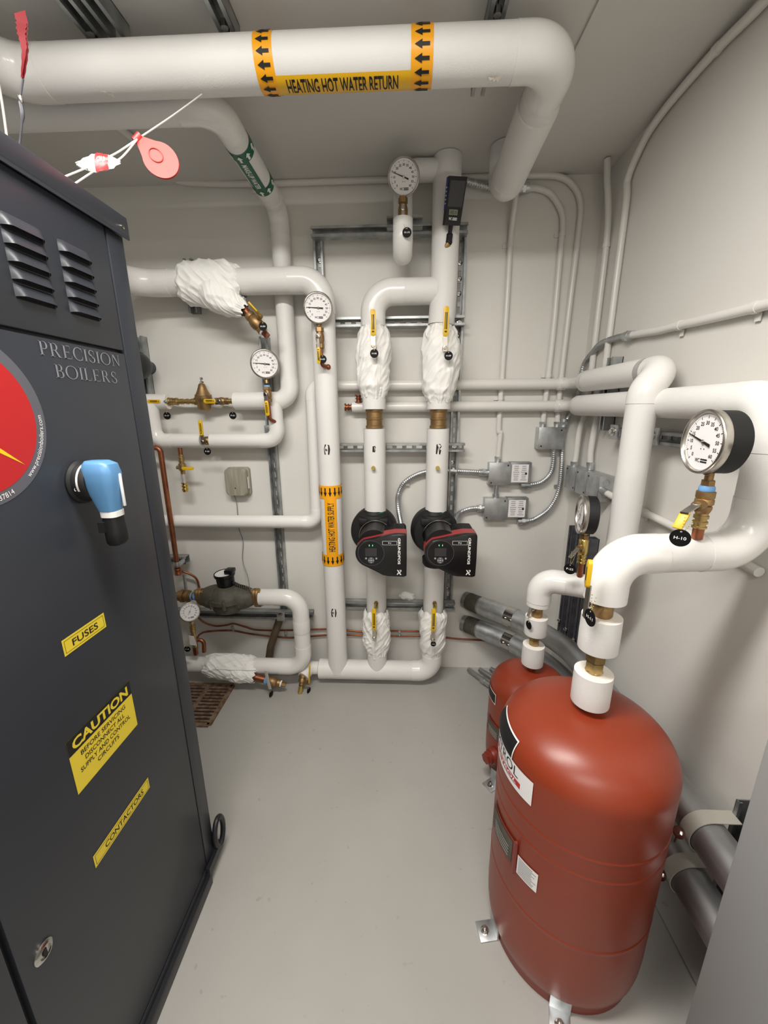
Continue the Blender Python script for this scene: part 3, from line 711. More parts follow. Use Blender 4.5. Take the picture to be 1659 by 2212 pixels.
b = MB('fabric'); rc = aY(880, 1290, 1.935)
def ragp(a, k):
    r = .030*math.sin(PI*k)*(1+.5*noise.noise(V((math.cos(a)*2, math.sin(a)*2, k*3)))); return rc+V((1.3*r*math.cos(a)-.02*(k-.5), .45*r*math.sin(a), -.018+.05*k+.01*noise.noise(V((a, k*4, 2)))))
rows = [[b.bm.verts.new(ragp(2*PI*i/24, j/14)) for i in range(24)] for j in range(15)]
for A, B in zip(rows, rows[1:]):
    for i in range(24): b.face([A[i], A[(i+1) % 24], B[(i+1) % 24], B[i]])
b.build('rag', None, 60, 'small crumpled white rag lying on the lowest frame channel between the pumps', 'rag')

# ================================================================ RISER, BRANCH AND PUMP LEGS
zb = aY(880, 630, LY).z                                # branch height
zT = aY(925, 368, LY).z
t = T('pump_riser', 'white insulated riser from ceiling splitting into both pump lines above the valve covers', 'pipe', (LX2+.008, LY, 1.5))
ris = t
xr = LX2+.008
MB('canvas').tube([(xr, LY, Z_C-.002), (xr, LY, zb), (LX2, LY, 1.80)], .056, 36).build('pipe_sleeve', t)
pipe_run(t, [(xr-.03, LY, zb), (LX1, LY, zb), (LX1, LY, aY(810, 884, LY).z)], LR+.001, .085, n=32, ext=.05)
MB('canvas').tube([(LX2, LY, 1.80), (LX2, LY, aY(950, 884, LY).z)], LR+.001, 32).build('pipe_sleeve', t)
for x, px in ((LX1, 808), (LX2, 948)):
    z0, z1 = aY(px, 880, LY).z, aY(px, 926, LY).z
    b = MB('bronze'); b.cyl((x, LY, z0+.03), (x, LY, z1-.02), .0335); fit(b, (x, LY, z0-.006), (x, LY, z1), .0375, 'coupling', 32)
    write(b, '2', cylmap((x, LY, (z0+z1)/2+.013), (0, 0, 1), (0, -1, 0), .039, .0004, 'v'), h=.014, bold=.01)
    b.build('press_coupling', t)
    zp = aY(px, 1103, LY).z
    MB('canvas').tube([(x, LY, z1), (x, LY, zp)], LR, 32).lathe([(.036, 0), (LR*.99, .0005)], (x, LY, z1+.0005), (0, 0, 1)).build('pipe_sleeve', t)
    zc = aY(px, 968, LY).z
    b = MB('ink'); cm = cylmap((x, LY, zc), (0, 0, 1), (.0, -1, 0), LR, .0006, 'v'); s = 1 if x == LX2 else .6
    b.flat([(-.012*s, -.022*s), (.008*s, -.024*s), (.012*s, -.006), (.006, .0), (.014*s, .012*s), (.006, .024*s), (-.010*s, .021*s)], cm)
    b.use('chrome').box((x+.003, LY-LR+.001, zc), (.006, .006, .018), bev=.001); b.build('clamp_slot', t)
    zz = aY(px, 1010, LY-.05).z; b = MB('goldbrass'); b.cyl((x-.003, LY-LR+.004, zz), (x-.003, LY-LR-.016, zz), .009, n=16); b.hexn((x-.003, LY-LR-.014, zz), (x-.003, LY-LR-.019, zz), .0105); b.build('test_plug', t)
# gauge branch: off the riser, down, and up through a U at the front
gx, gy = aY(870, 520, 1.83).x, LY-.0
zu = aY(872, 545, 1.80).z
pipe_run(t, [(xr-.03, LY, zT), (gx-.0, LY, zT), (gx-.0, LY, zu), (gx, LY-.092, zu), (gx, LY-.092, aY(870, 474, LY-.092).z)], .0385, [.06, .0455, .0455], n=28, ext=.01)
MB('cut').lathe([(.0375, 0), (.037, .0006)], (gx, LY-.092, aY(870, 474, LY-.092).z), (0, 0, 1)).build('sleeve_end', t)

# ================================================================ SUPPLY PIPE AND BOTTOM HEADER
HZ = .078; HY = 1.855
t = T('supply_pipe', 'white insulated pipe marked HEATING HOT WATER SUPPLY dropping into the header above the floor', 'pipe', (SPX, LY, 1.2))
sup = t
zs = aY(610, 608, LY).z
pipe_run(t, [(-1.165, 1.48, zs), (-1.165, LY-.008, zs), (SPX-.004, LY-.008, zs), (SPX, LY-.008, HZ+.0)], SR, [.12, .085], n=36, ext=.05)
xh0 = aY(692, 1450, HY).x
pipe_run(t, [(xh0, HY, HZ), (LX2, HY, HZ), (LX2, LY-.002, aY(930, 1400, LY).z)], LR, .075, n=32, ext=.03)
MB('pvc').lathe([(LR*1.02, 0), (LR*1.02, .03), (LR*.9, .034), (.03, .034)], (xh0+.028, HY, HZ), (-1, 0, 0), 32).build('end_cap', t)
for x, px, pz in ((LX1, 812, 1230), (LX2, 928, 1230)):
    zt_, zb_ = aY(815, 1238, LY).z+.048, (HZ if x == LX1 else aY(930, 1402, LY).z)
    MB('canvas').tube([(x, LY, zt_), (x, LY, zb_)], LR, 32).build('pipe_sleeve', t)
    zz = aY(px, 1303, LY-.05).z; b = MB('bronze'); b.hexn((x+.002, LY-LR+.004, zz+.004), (x+.002, LY-LR-.012, zz+.002), .011); b.use('goldbrass').cyl((x+.002, LY-LR-.01, zz), (x+.002, LY-LR-.028, zz-.010), .0095, n=16); b.build('test_plug', t)
for py in (971, 1322):
    zc = aY(715, py, LY-.05).z; cm = cylmap((SPX-.002, LY-.008, zc), (0, 0, 1), (.03, -1, 0), SR, .0008, 'v'); b = MB('ink')
    b.flat([(-.013, -.022), (.009, -.023), (.013, 0), (.010, .021), (-.010, .024), (-.015, .002)], cm); b.use('chrome').box((SPX-.004, LY-.008-SR+.002, zc), (.01, .006, .012), bev=.001); b.build('clamp_slot', t)
# marker
m0, m1, m2, m3 = [aY(720, p, LY-.05).z for p in (1049, 1077, 1198, 1222)]
cm = cylmap((SPX-.002, LY-.008, 0), (0, 0, 1), (.12, -1, 0), SR, .0025, 'v'); hc = PI*SR; b = MB('orange')
for a, e in ((m1, m0), (m3, m2)):
    b.use('orange').grid(-hc, hc, a, e, 40, 1, cm); b.use('ink')
    for i in range(15):
        s = -hc+2*hc*(i+.5)/15; L, wd, c0 = (e-a)*.68, .0150, (a+e)/2
        b.flat([(s+y*wd, c0-(-x)*L) for x, y in [(-.5, 0), (0, .5), (0, .2), (.5, .2), (.5, -.2), (0, -.2), (0, -.5)]], lambda u, v: cm(u, v, .0013))
b.use('orange').grid(-.029, .028, m2, m1, 14, 1, cm)
b.use('ink'); write(b, 'HEATING HOT WATER SUPPLY', lambda u, v: cm(-v, u, .0005), w=(m1-m2)*.87, h=.030, u=(m1+m2)/2, v=0, bold=.015, cut=(1, .006))
b.build('pipe_marker', t, ang=60, recalc=False)

# ================================================================ VALVE COVERS AND HANDLES on the pump lines
def cover(label, x, px, pt, pb, prof, seed, **k):
    return jacket(label, (x, LY, aY(px, pt, LY).z), (x, LY, aY(px, pb, LY).z), prof, seed, **k)
up = [(0, .053), (.10, .068), (.3, .076), (.6, .074), (.82, .070), (.93, .060), (1, .053)]
cover('white fabric valve cover with tag H-06 above the left pump', LX1, 810, 706, 858, up, 3, flap=PI/2-.35)
cover('white fabric valve cover with tag H-09 above the right pump', LX2, 955, 706, 868, [(0, .057), (.1, .072), (.3, .083), (.6, .078), (.82, .073), (.93, .062), (1, .053)], 11, flap=PI/2-.55)
lo = [(0, .058), (.12, .067), (.4, .068), (.7, .066), (.88, .060), (1, .053)]
cover('small white fabric valve cover with a yellow handle below the left pump', LX1, 812, 1314, 1409, lo, 21, flap=PI/2+.2)
cover('small white fabric valve cover with tag H-08 below the right pump', LX2, 936, 1314, 1408, lo, 33, flap=PI/2+.0)
def lever(label, x, ptop, pbot, y, up=True, gw=.021, grip=.72):
    px = 810 if x < 0 else 950
    a, e = aY(px, pbot, y), aY(px, ptop, y); a.x = e.x = x
    c = a if up else e; hd = (0, 0, 1) if up else (0, 0, -1); hl = (e-a).length
    t = ball_valve(label, c+V((-.02, LY-y-.02, 0)), c+V((.02, LY-y-.02, 0)), .018, (0, -1, 0), hd, hl, gw, grip=grip, body=False, hoff=LY-y-.02)
    b = MB('brass').cyl(c, c+V((0, LY-y-.02, 0)), .011, n=16); b.build('valve_spindle', t); return t
yl = LY-.107
lever('yellow valve handle pointing up above tag H-06', aY(806, 710, yl).x, 668, 748, yl)
lever('yellow valve handle pointing up above tag H-09', aY(963, 700, yl).x, 662, 752, yl)
lever('yellow valve handle on the small cover under the left pump', aY(808, 1345, yl).x, 1314, 1378, yl, True)
lever('yellow valve handle on the small cover under the right pump', aY(936, 1345, yl).x, 1314, 1382, yl, True)
def tagpx(text, px, py, y, apx, apy, label, n=(0, -1, 0), **k):
    return valve_tag(text, aY(apx, apy, y-.002), aY(px, py, y), n, label, **k)
tagpx('H-06', 808.5, 763.5, yl-.006, 807, 748, 'round black tag H-06 hanging on the left upper valve cover')
tagpx('H-09', 969, 768.5, yl-.006, 964, 748, 'round black tag H-09 hanging on the right upper valve cover')
tagpx('H-08', 936, 1391, yl-.004, 936, 1378, 'round black tag H-08 on the small cover under the right pump', r=.0135)

# ================================================================ PUMPS
def pump(label, x, cpx, hx, name):
    yf = 1.60; zc = aY(cpx, 1195, yf).z; zv = aY(cpx, 1150, 1.82).z
    t = T('circulator_pump', label, 'pump', (x, LY, zv), 'circulator pumps')
    zt_ = aY(808, 1104, LY).z; zl = aY(815, 1238, LY).z
    b = MB('blackmatte')
    b.lathe([(.06, -.065), (.098, -.060), (.113, -.045), (.116, 0), (.113, .03), (.098, .052), (.06, .058)], (x-.006, LY, zv-.0), (0, -1, 0), 48)
    b.lathe([(.054, -.02), (.060, -.005), (.078, -.002), (.083, .012), (.083, .030), (.076, .040), (.074, .08)], (x-.006, LY, zt_-.012), (0, 0, -1), 36)
    b.lathe([(.053, 0), (.060, .01), (.062, .04)], (x, LY, zl+.050), (0, 0, 1), 32)
    b.box((x-.006, LY-.062, zt_-.035), (.14, .03, .035), bev=.008); b.build('volute_shell', t)
    b = MB('green').lathe([(.055, 0), (.055, .012), (.048, .018)], (x, LY, zt_-.01), (0, 0, 1), 28); b.build('gasket_flange', t)
    # motor
    mc = V((hx-.035, 0, zc+.022))
    b = MB('black'); b.lathe([(.072, 0), (.076, .006), (.076, .035), (.071, .042), (.070, .165)], (mc.x, LY-.05, mc.z), (0, -1, 0), 44); b.build('motor_can', t)
    MB('chrome').lathe([(.077, 0), (.0785, .002), (.0785, .005), (.077, .007)], (mc.x, LY-.088, mc.z), (0, -1, 0), 44, cap=False).build('clamp_ring', t)
    # control head outline (front view, local metres around hx, zc)
    O = []
    for k in range(0, 15):
        a = math.radians(118+ (242-118)*k/14); O.append((-.046+.066*math.cos(a), -.001+.064*math.sin(a)))
    O += [(-.028, -.082), (.006, -.103), (.030, -.108), (.096, -.109)]
    O += [(.104+.006*math.cos(a), -.102+.006*math.sin(a)) for a in (-PI/2, -PI/4, 0)]
    O += [(.1105, -.02), (.1095, .072)]+[(.102+.0075*math.cos(a), .078+.0075*math.sin(a)) for a in (0, PI/4, PI/2)]
    O += [(.06, .086), (.02, .079), (-.03, .066)]
    o = V((hx, yf, zc)); U, Z_, N = V((1, 0, 0)), V((0, 0, 1)), V((0, 1, 0))
    sc = lambda s, dx=0, dz=0: [(x_*s+dx, z_*s+dz) for x_, z_ in O]
    MB('black').prism(O[::-1], o+N*.020, U, Z_, -N, .020, bev=.004).build('front_cover', t)
    MB('pumpred').prism(sc(1.005), o+N*.0205, U, Z_, N, .062).build('red_band', t)
    O2 = [(-.025, -.075), (.006, -.100), (.098, -.106), (.108, -.02), (.1075, .074), (.101, .083), (.06, .084), (.02, .077), (-.025, .066)]
    b = MB('black').prism(O2, o+N*.082, U, Z_, N, .10, bev=.004)
    for k in range(11): b.prism([(x_*1.0+.0012*(1 if x_ > .05 else -1), z_+.0022*(1 if z_ > 0 else -1)) for x_, z_ in O2], o+N*(.088+.0075*k), U, Z_, N, .0032)
    b.build('heat_sink', t)
    fm = plane(o, U, Z_, -N, .0006)
    b = MB('inkgrey')
    for rr, ww in ((.0575, .0012),):
        P, Q = disc(rr, 48, cx=-.044, cy=0), disc(rr-ww, 48, cx=-.044, cy=0)
        b.use('logogrey')
        for i in range(48): b.flat([P[i], P[(i+1) % 48], Q[(i+1) % 48], Q[i]], fm)
    b.use('black').flat(disc(.0555, 48, cx=-.044, cy=0), fm)
    dl = b.build('round_panel', t, ang=0)
    b = MB('display').flat(rect(.050, .037, -.044, .005), lambda u, v: fm(u, v, .0006)); b.build('display', t, ang=0)
    b = MB('led')
    for s in (-1, 1):
        P, Q = disc(.0075, 10, -.6, .6, cx=0, cy=0), disc(.0055, 10, -.6, .6)
        for i in range(9): b.flat([(-.044+s*(.001+P[i][0]), .036+P[i][1]), (-.044+s*(.001+P[i+1][0]), .036+P[i+1][1]), (-.044+s*(.001+Q[i+1][0]), .036+Q[i+1][1]), (-.044+s*(.001+Q[i][0]), .036+Q[i][1])], lambda u, v: fm(u, v, .0006))
    b.build('status_light', t, ang=0)
    for cx, cz, rr, s in ((-.044, -.033, .0145, 'OK'), (-.066, -.024, .0055, ''), (-.021, -.024, .0055, '')):
        b = MB('logogrey').lathe([(rr, 0), (rr, .0008), (rr*.9, .0012)], o+U*cx+Z_*cz, -N, 24)
        b.use('paper')
        if s:
            write(b, s, lambda u, v: fm(u, v, .001), h=.0045, u=cx, v=cz, bold=.02)
            for k in range(4):
                a = k*PI/2; b.flat([(cx+.0115*math.cos(a), cz+.0115*math.sin(a)), (cx+.0085*math.cos(a)-.003*math.sin(a), cz+.0085*math.sin(a)+.003*math.cos(a)), (cx+.0085*math.cos(a)+.003*math.sin(a), cz+.0085*math.sin(a)-.003*math.cos(a))], lambda u, v: fm(u, v, .001))
        else: b.flat(disc(.0022, 8, cx=cx, cy=cz), lambda u, v: fm(u, v, .001))
        b.build('button', t, ang=0)
    b = MB('white').flat(rect(.063, .018, .037, .047), fm); b.use('ink').flat(rect(.0605, .0155, .037, .047), lambda u, v: fm(u, v, .0003))
    b.use('white'); write(b, name, lambda u, v: fm(u, v, .0006), h=.0075, u=.037, v=.047, bold=.015); b.build('name_plate', t, ang=0)
    b = MB('white'); write(b, 'GRUNDFOS', lambda u, v: fm(v+.0775, -u+.010, .0004), w=.120, h=.0115, bold=.03)
    for P in ([(-.011, .012), (-.006, .013), (.010, -.011), (.004, -.012)], [(-.012, -.010), (-.008, -.012), (.000, -.002), (-.004, .002)], [(.000, .003), (.004, .000), (.009, .004), (.010, .012), (.001, .013), (.001, .0095), (.007, .0095), (.0055, .0055)]):
        b.flat([(.0785+x_*.95, -.088+z_*.95) for x_, z_ in P], lambda u, v: fm(u, v, .0004))
    b.build('brand_lettering', t, ang=0)
    return t
pump('left black and red circulator pump marked P-1', LX1, 800, -.082, 'P-1')
pump('right black and red circulator pump marked P-2', LX2, 953, .217, 'P-2')

# ================================================================ GAUGES AND VALVES ON THE RISER AND SUPPLY PIPE
def facecam(c, k=1.0): d = CAM-V(c); d.z *= k; return d.normalized()
gz = aY(870, 474, LY-.092).z
c = aY(872, 382, LY-.112); n = facecam(c, .9)
vz0, vz1 = aY(870, 474, LY-.092).z-.02, aY(870, 428, LY-.092).z
gauge('round gauge nearest the ceiling, above tag H-14', c, n, .0605, .034, 160, stem_to=(gx, LY-.092, vz1-.002))
ball_valve('brass valve with downward yellow handle carrying tag H-14', (gx, LY-.092, vz0), (gx, LY-.092, vz1), .016, (.0, -1, 0), (0, 0, -1), .100, .014, grip=.75)
tagpx('H-14', 879, 502, LY-.140, 873, 486, 'round black tag H-14 in front of the white U-bend')
c = aY(687, 665, LY-.10); n = facecam(c, .8)
sv = (aY(690, 700, LY-.085).x, LY-.085)
zv0, zv1 = aY(690, 752, LY-.085).z, aY(690, 708, LY-.085).z
gauge('round gauge on the supply pipe elbow, above tag H-03', c, n, .0605, .034, 178, stem_to=(sv[0], sv[1], zv1))
ball_valve('brass valve with downward yellow handle under the supply pipe gauge', (sv[0], sv[1], zv0), (sv[0], sv[1], zv1), .0155, (-.1, -1, 0), (0, 0, -1), .105, .014, grip=.62)
b = MB('copper').tube(bentpath([(sv[0], sv[1], zv0+.01), (sv[0]+.004, sv[1], aY(690, 790, LY-.08).z), (sv[0]+.024, LY-SR+.005, aY(703, 793, LY-.05).z)], .014), .0085, 14).sph((sv[0]+.024, LY-SR-.002, aY(703, 793, LY-.05).z), .012)
b.build('copper_elbow', None, 40, 'copper elbow joining the gauge valve to the supply pipe above the orange marker', 'pipe fitting')
tagpx('H-03', 697, 776, LY-.118, 692, 752, 'round black tag H-03 tucked behind a yellow handle on the supply pipe', r=.0165)
# digital thermometer, tilted forward
o = aY(981, 440, LY-.115); Ud = V((.975, .20, .02)).normalized(); Vd = V((.17, -.30, .93)).normalized(); Vd = (Vd-Ud*Vd.dot(Ud)).normalized(); Nd = Ud.cross(Vd)
t = T('digital_thermometer', 'black solar digital thermometer with grey readout on the riser near the ceiling', 'thermometer', o)
MB('blackmatte').prism([(-.030, -.066), (.033, -.066), (.041, .080), (-.028, .080)], o, Ud, Vd, -Nd, .030, bev=.003).build('housing', t)
dm = plane(o, Ud, Vd, Nd, .0008)
MB('glassdark').flat([(-.025, -.010), (.031, -.010), (.036, .068), (-.022, .068)], lambda x, y: dm(x, y, .0004)).build('solar_panel', t, ang=0)
b = MB('lcd').flat(rect(.034, .017, 0, -.026), lambda x, y: dm(x, y, .0004)); b.use('ink'); write(b, '182.0', lambda x, y: dm(x, y, .0008), w=.026, h=.010, u=0, v=-.026); b.build('readout', t, ang=0)
b = MB('white'); write(b, 'WC', lambda x, y: dm(x, y, .0004), w=.012, h=.009, u=-.010, v=-.046, bold=.03); b.flat(rect(.018, .003, .008, -.044), lambda x, y: dm(x, y, .0004)); b.flat(rect(.018, .003, .008, -.049), lambda x, y: dm(x, y, .0004)); b.build('brand_lettering', t, ang=0)
sm = plane(o-Ud*.0285-Nd*.016, -Nd, Vd, -Ud, .0014)
b = MB('deepblue').flat([(-.014, -.02), (.014, -.02), (.014, .078), (-.014, .078)], sm); b.use('paper')
for k in range(5): b.flat(rect(.016, .004, 0, .0+.012*k), lambda x, y: sm(x, y, .0003))
b.build('blue_side_label', t, ang=0)
ts = o-Vd*.060-Nd*.014; te = aY(969, 528, LY-.048)
b = MB('blackmatte').tube([ts, ts.lerp(te, .45), ts.lerp(te, .5), ts.lerp(te, .85)], [.009, .008, .0125, .0125], 14).sph(ts.lerp(te, .88), .014); b.build('stem', t)
MB('brass').cyl(ts.lerp(te, .86)+V((0, .0, -.006)), (xr-.002, LY-.045, te.z-.01), .012, n=16).build('brass_well', t)
# ================================================================ LEFT CLUSTER on the back wall
# insulated line W: left low run, up, along the back wall, round the corner, down to the small tank
WY = 1.962
wl = aY(400, 1126, 1.922).z; wx = aY(679, 980, 1.93).x; w1 = aY(900, 832, WY).z; w2 = aY(860, 879, WY).z
WR = .0245; XW = .785; IR = .043
TX2, TY2 = .515, 1.36                                  # small tank
t = T('tank_feed_pipe', 'thin white pipe, upper of the pair across the back wall, ending above the small tank', 'pipe', (wx, WY, w1))
tfp = t
pipe_run(t, [(-1.25, 1.922, wl), (wx, 1.922, wl), (wx, 1.950, w1), (SPX+.02, 1.950, w1)], .033, [.05, .05], n=24, ext=.02)
MB('conduit').tube(bentpath([(SPX+.02, WY, w1), (XW, WY, w1), (XW, 1.80, w1)], .07), WR, 24).build('bare_pipe', t)
yE = aX(1437, 805, XW).y
pz_ = TX2; px_v = aY(1361, 1050, yE-.0).x
zP = aY(1240, 1252, TY2).z                             # short level run above the small tank
vx = aY(1352, 1100, yE).x
MB('canvas').lathe([(WR, 0), (IR*.94, .0005), (IR, .006), (IR, .04)], (XW, 1.80, w1), (0, -1, 0), 28).tube([(XW, 1.765, w1), (XW, yE+.07, w1)], IR, 28).build('pipe_sleeve', t)
E0 = V((XW, yE, w1))
off = (XW-vx)
pipe_run(t, [(XW, yE+.10, w1), (XW, yE, w1), (vx+.0, yE, w1-off*1.05), (vx, yE, zP), (vx-.0001, TY2+.0, zP) if False else (vx, yE, zP+.0)], IR, [.05, .055], n=28, ext=.012) if False else None
pipe_run(t, [(XW, yE+.10, w1), (XW, yE, w1), (vx, yE, w1-off*1.15), (vx, yE, zP+.07)], IR, [.055, .07], n=28, ext=.012)
pipe_run(t, [(vx, yE, zP+.12), (vx, yE, zP), (TX2, TY2, zP), (TX2, TY2, aY(1185, 1306, TY2).z)], IR-.001, [.055, .055], n=28, ext=.03)
# lower of the pair: supply to the big tank
TX1, TY1, TR1 = .462, .832, .200
zH = aY(1500, 1200, TY1).z; XW2 = .785
t = T('expansion_pipe', 'white insulated pipe, lower of the back wall pair, bending down onto the large tank', 'pipe', (XW2, 1.2, w2))
exp_ = t
xe = aY(752, 880, WY).x+.02
MB('conduit').tube(bentpath([(xe, WY, w2), (XW2, WY, w2), (XW2, 1.84, w2)], .07), WR, 24).build('bare_pipe', t)
MB('canvas').lathe([(WR, 0), (IR*.94, .0005), (IR, .006), (IR, .04)], (XW2, 1.84, w2), (0, -1, 0), 28).build('sleeve_end', t)
HX = XW2-.004
pipe_run(t, [(XW2, 1.805, w2), (XW2, .875, w2), (HX, .868, zH), (TX1, TY1, zH), (TX1, TY1, aY(1320, 1290, TY1).z)], IR, [.075, .085, .07], n=32, ext=.035)
b = MB('copper'); fit(b, (xe+.002, WY, w2), (xe-.036, WY, w2), .016, 'barb', 18); b.build('plug_end', t)
b = MB('copper'); xx = aY(775, 862, WY).x; fit(b, (xx, WY-.01, w2+.02), (xx, WY-.01, aY(775, 853, WY).z), .015, 'barb', 18); b.build('branch_stub', t)
for zz, lab in ((w1, 'upper'), (w2, 'lower')):        # white corner straps
    p = aY(1232, 831, WY-.03)
    b = MB('pvc').tube([(.728, WY, zz), (.765, WY-.002, zz)], WR*1.18, 24); b.cyl((.742, WY-WR*1.15, zz), (.742, WY-WR*1.15-.005, zz), .006, n=12); b.build('white_strap', tfp if lab == 'upper' else exp_)

# ---- makeup line hardware
def bx(px, py, y=LS): return aY(px, py, y)
zL = ML; X = lambda px: aY(px, 866, LS).x
t = T('reducing_valve_line', 'brass pressure reducing valve with bell top between tags P-17 and P-21', 'valve', (X(440), LS, zL))
b = MB('bronze')
pr = [(X(520), X(505), .017, 'coupling'), (X(505), X(492), .013, 'nipple'), (X(427), X(418), .016, 'union'), (X(418), X(385), .0135, 'nipple'), (X(385), X(360), .017, 'coupling')]
b = MB('brass'); b.cyl((X(520), LS, zL), (X(350), LS, zL), .0085, n=14)
for a, e, r, k in pr: fit(b, (a, LS, zL), (e, LS, zL), r, k, 20)
b.build('brass_nipples', t)
cx = X(440); b = MB('bronze')
b.lathe([(.012, -.043), (.024, -.040), (.030, -.030), (.032, -.008), (.036, .004), (.039, .010), (.039, .022), (.034, .024)], (cx, LS, zL), (0, 0, 1), 28)
b.cyl((cx-.045, LS, zL-.002), (cx+.045, LS, zL-.002), .015, n=16); b.build('valve_body', t)
b = MB('bronze'); b.lathe([(.037, .024), (.033, .032), (.026, .046), (.020, .062), (.015, .078), (.010, .082)], (cx, LS, zL), (0, 0, 1), 28)
for k in range(6): a = k*PI/3+.3; b.hexn((cx+.034*math.cos(a), LS+.034*math.sin(a), zL+.020), (cx+.034*math.cos(a), LS+.034*math.sin(a), zL+.031), .0045)
b.build('bell_cap', t)
b = MB('chrome').cyl((cx, LS, zL+.08), (cx, LS, zL+.106), .0045, n=10); b.hexn((cx, LS, zL+.084), (cx, LS, zL+.091), .010); b.hexn((cx, LS, zL+.100), (cx, LS, zL+.109), .0075); b.build('adjusting_screw', t)
ball_valve('yellow handled valve right of the pressure reducing valve, tag P-21', (X(492), LS, zL), (X(466), LS, zL), .0165, (0, -1, 0), (-1, 0, 0), .072, .020, grip=.8, hoff=.030)
ball_valve('yellow handled valve left of the pressure reducing valve, tag P-17', (X(374), LS, zL), (X(356), LS, zL), .0165, (0, -1, 0), (-1, 0, 0), .085, .018, grip=.75, hoff=.030)
# bypass loop
by = 1.918; zB = aY(500, 952, by).z; xA, xC = aY(331, 920, by).x, aY(598, 915, by).x
t = T('bypass_pipe', 'white insulated loop under the pressure reducing valve, with valve P-20 in it', 'pipe', (xA, by, zB))
byp = t
MB('canvas').tube([(X(364), LS, zL), (X(300), LS, zL)], .036, 28).build('pipe_sleeve', t)
MB('cut').lathe([(.0355, 0), (.0355, .001)], (X(364), LS, zL), (1, 0, 0)).build('sleeve_end', t)
xg0, xg1 = aY(437, 952, by).x, aY(457, 952, by).x
pipe_run(t, [(xA, by, zL-.01), (xA, by, zB), (xg0, by, zB)], .035, [.055], n=26, ext=.03)
pipe_run(t, [(xg1, by, zB), (xC, by, zB), (xC-.005, by, zL-.015)], .035, [.055], n=26, ext=.03)
MB('brass').cyl((xg0-.01, by, zB), (xg1+.01, by, zB), .014, n=18).build('bare_nipple', t)
ball_valve('yellow handled valve standing upright in the white loop, tag P-20', (xg0-.004, by, zB), (xg1+.004, by, zB), .018, (0, -1, 0), (0, 0, 1), .100, .018, grip=.72, hoff=.042)
for tx, px, py, ax_, ay_, yy, lab in (('P-17', 361, 898, 359, 872, LS-.05, 'round black tag P-17 beside the boiler edge'), ('P-21', 503, 897.5, 502, 872, LS-.03, 'round black tag P-21 under the brass reducing valve line'), ('P-20', 448, 975, 446, 958, by-.05, 'round black tag P-20 under the white loop'), ):
    tagpx(tx, px, py, yy, ax_, ay_, lab)
# gauge on the makeup line
gy_ = 1.86; gx_ = aY(578, 850, gy_).x; zq = lambda py: aY(578, py, gy_).z
c = aY(572, 786, gy_-.02); gauge('round gauge between the make-up pipe and the white loop', c, facecam(c, .9), .063, .034, 176, stem_to=(gx_, gy_, zq(828)))
gv = ball_valve('brass valve with downward yellow handle below the make-up line gauge', (gx_, gy_, zq(868)), (gx_, gy_, zq(836)), .0165, (0, -1, 0), (.04, 0, -1), .095, .018, grip=.7)
MB('bluetape').cyl((gx_, gy_, zq(832)), (gx_, gy_, zq(838)), .0135, n=16).build('tape_wrap', gv)
b = MB('copper').tube(bentpath([(gx_, gy_, zq(866)), aY(583, 906, gy_), aY(594, 911, by-.03)], .012), .0085, 14).build('copper_elbow', None, 40, 'copper elbow from the white loop up to the make-up line gauge', 'pipe fitting')
# drain stub under the loop
dx = aY(394, 1010, by).x; zd = lambda py: aY(394, py, by).z
t = T('drain_stub', 'brass drain hanging below the white loop left of the beige box', 'drain valve', (dx, by, zd(1000)))
b = MB('copper').cyl((dx, by, zd(966)), (dx, by, zd(984)), .0105, n=16); b.build('copper_nipple', t)
b = MB('brass'); fit(b, (dx, by, zd(982)), (dx, by, zd(1000)), .0145, 'nipple', 18); b.lathe([(.012, 0), (.018, .006), (.018, .034), (.012, .04)], (dx, by, zd(1000)), (0, 0, -1), 20); b.cyl((dx-.028, by, zd(1010)), (dx+.02, by, zd(1010)), .009, n=14); b.cyl((dx, by, zd(1015)), (dx, by, zd(1045)), .0115, n=16); b.build('brass_body', t)
MB('silver').tube([(dx, by-.0025, zd(1024)), (dx, by-.0025, zd(1042))], .0115, 14).build('paper_tag', t)
b = MB('goldbrass'); fit(b, (dx, by, zd(1042)), (dx, by, zd(1062)), .016, 'nipple', 18); b.build('hose_cap', t)
lv_ = MB('brushed').box((dx+.02, by-.028, zd(1010)), (.04, .003, .010)).build('lever', t)
MB('yellow').prism(rrect(.058, .015, .006), (dx+.043, by-.027, zd(1010)), (1, 0, 0), (0, 0, 1), (0, -1, 0), .007, bev=.001).build('grip', lv_)
# vertical struts at left
sx = aY(592, 1000, 1.98).x
t = strutT('long vertical galvanized channel left of the make-up pipe', (sx, YS, aY(608, 1330, 1.98).z), (sx, YS, aY(568, 728, 1.98).z), slots=True)
b = MB('strut').box((sx, 1.953, aY(582, 930, 1.95).z), (.052, .006, .05), bev=.001); b.build('cross_plate', t); bolt(t, (sx+.008, 1.949, aY(585, 930, 1.95).z), (0, -1, 0), .007)
sx = aY(416, 640, 1.97).x
t = strutT('short vertical channel behind the large white valve cover with tag H-04', (sx, YS, aY(416, 676, 1.97).z), (sx, YS, aY(410, 560, 1.97).z), slots=False)
sx = aY(312, 790, 1.98).x
t = strutT('vertical channel half hidden by the boiler, behind the black round cap', (sx, YS, zL+.03), (sx, YS, aY(312, 727, 1.98).z), slots=False)
c = aY(296, 790, 1.90)
t = T('black_round_cap', 'black round cap poking out behind the boiler edge', 'cap', c)
MB('black').lathe([(.03, .09), (.055, .07), (.064, .03), (.066, 0), (.06, -.02), (.03, -.026)], c, (0, -1, 0), 36).build('cap_shell', t)
MB('strutdark').cyl(c+V((0, .01, 0)), (c.x, Y_B, c.z), .03).build('cap_base', t)
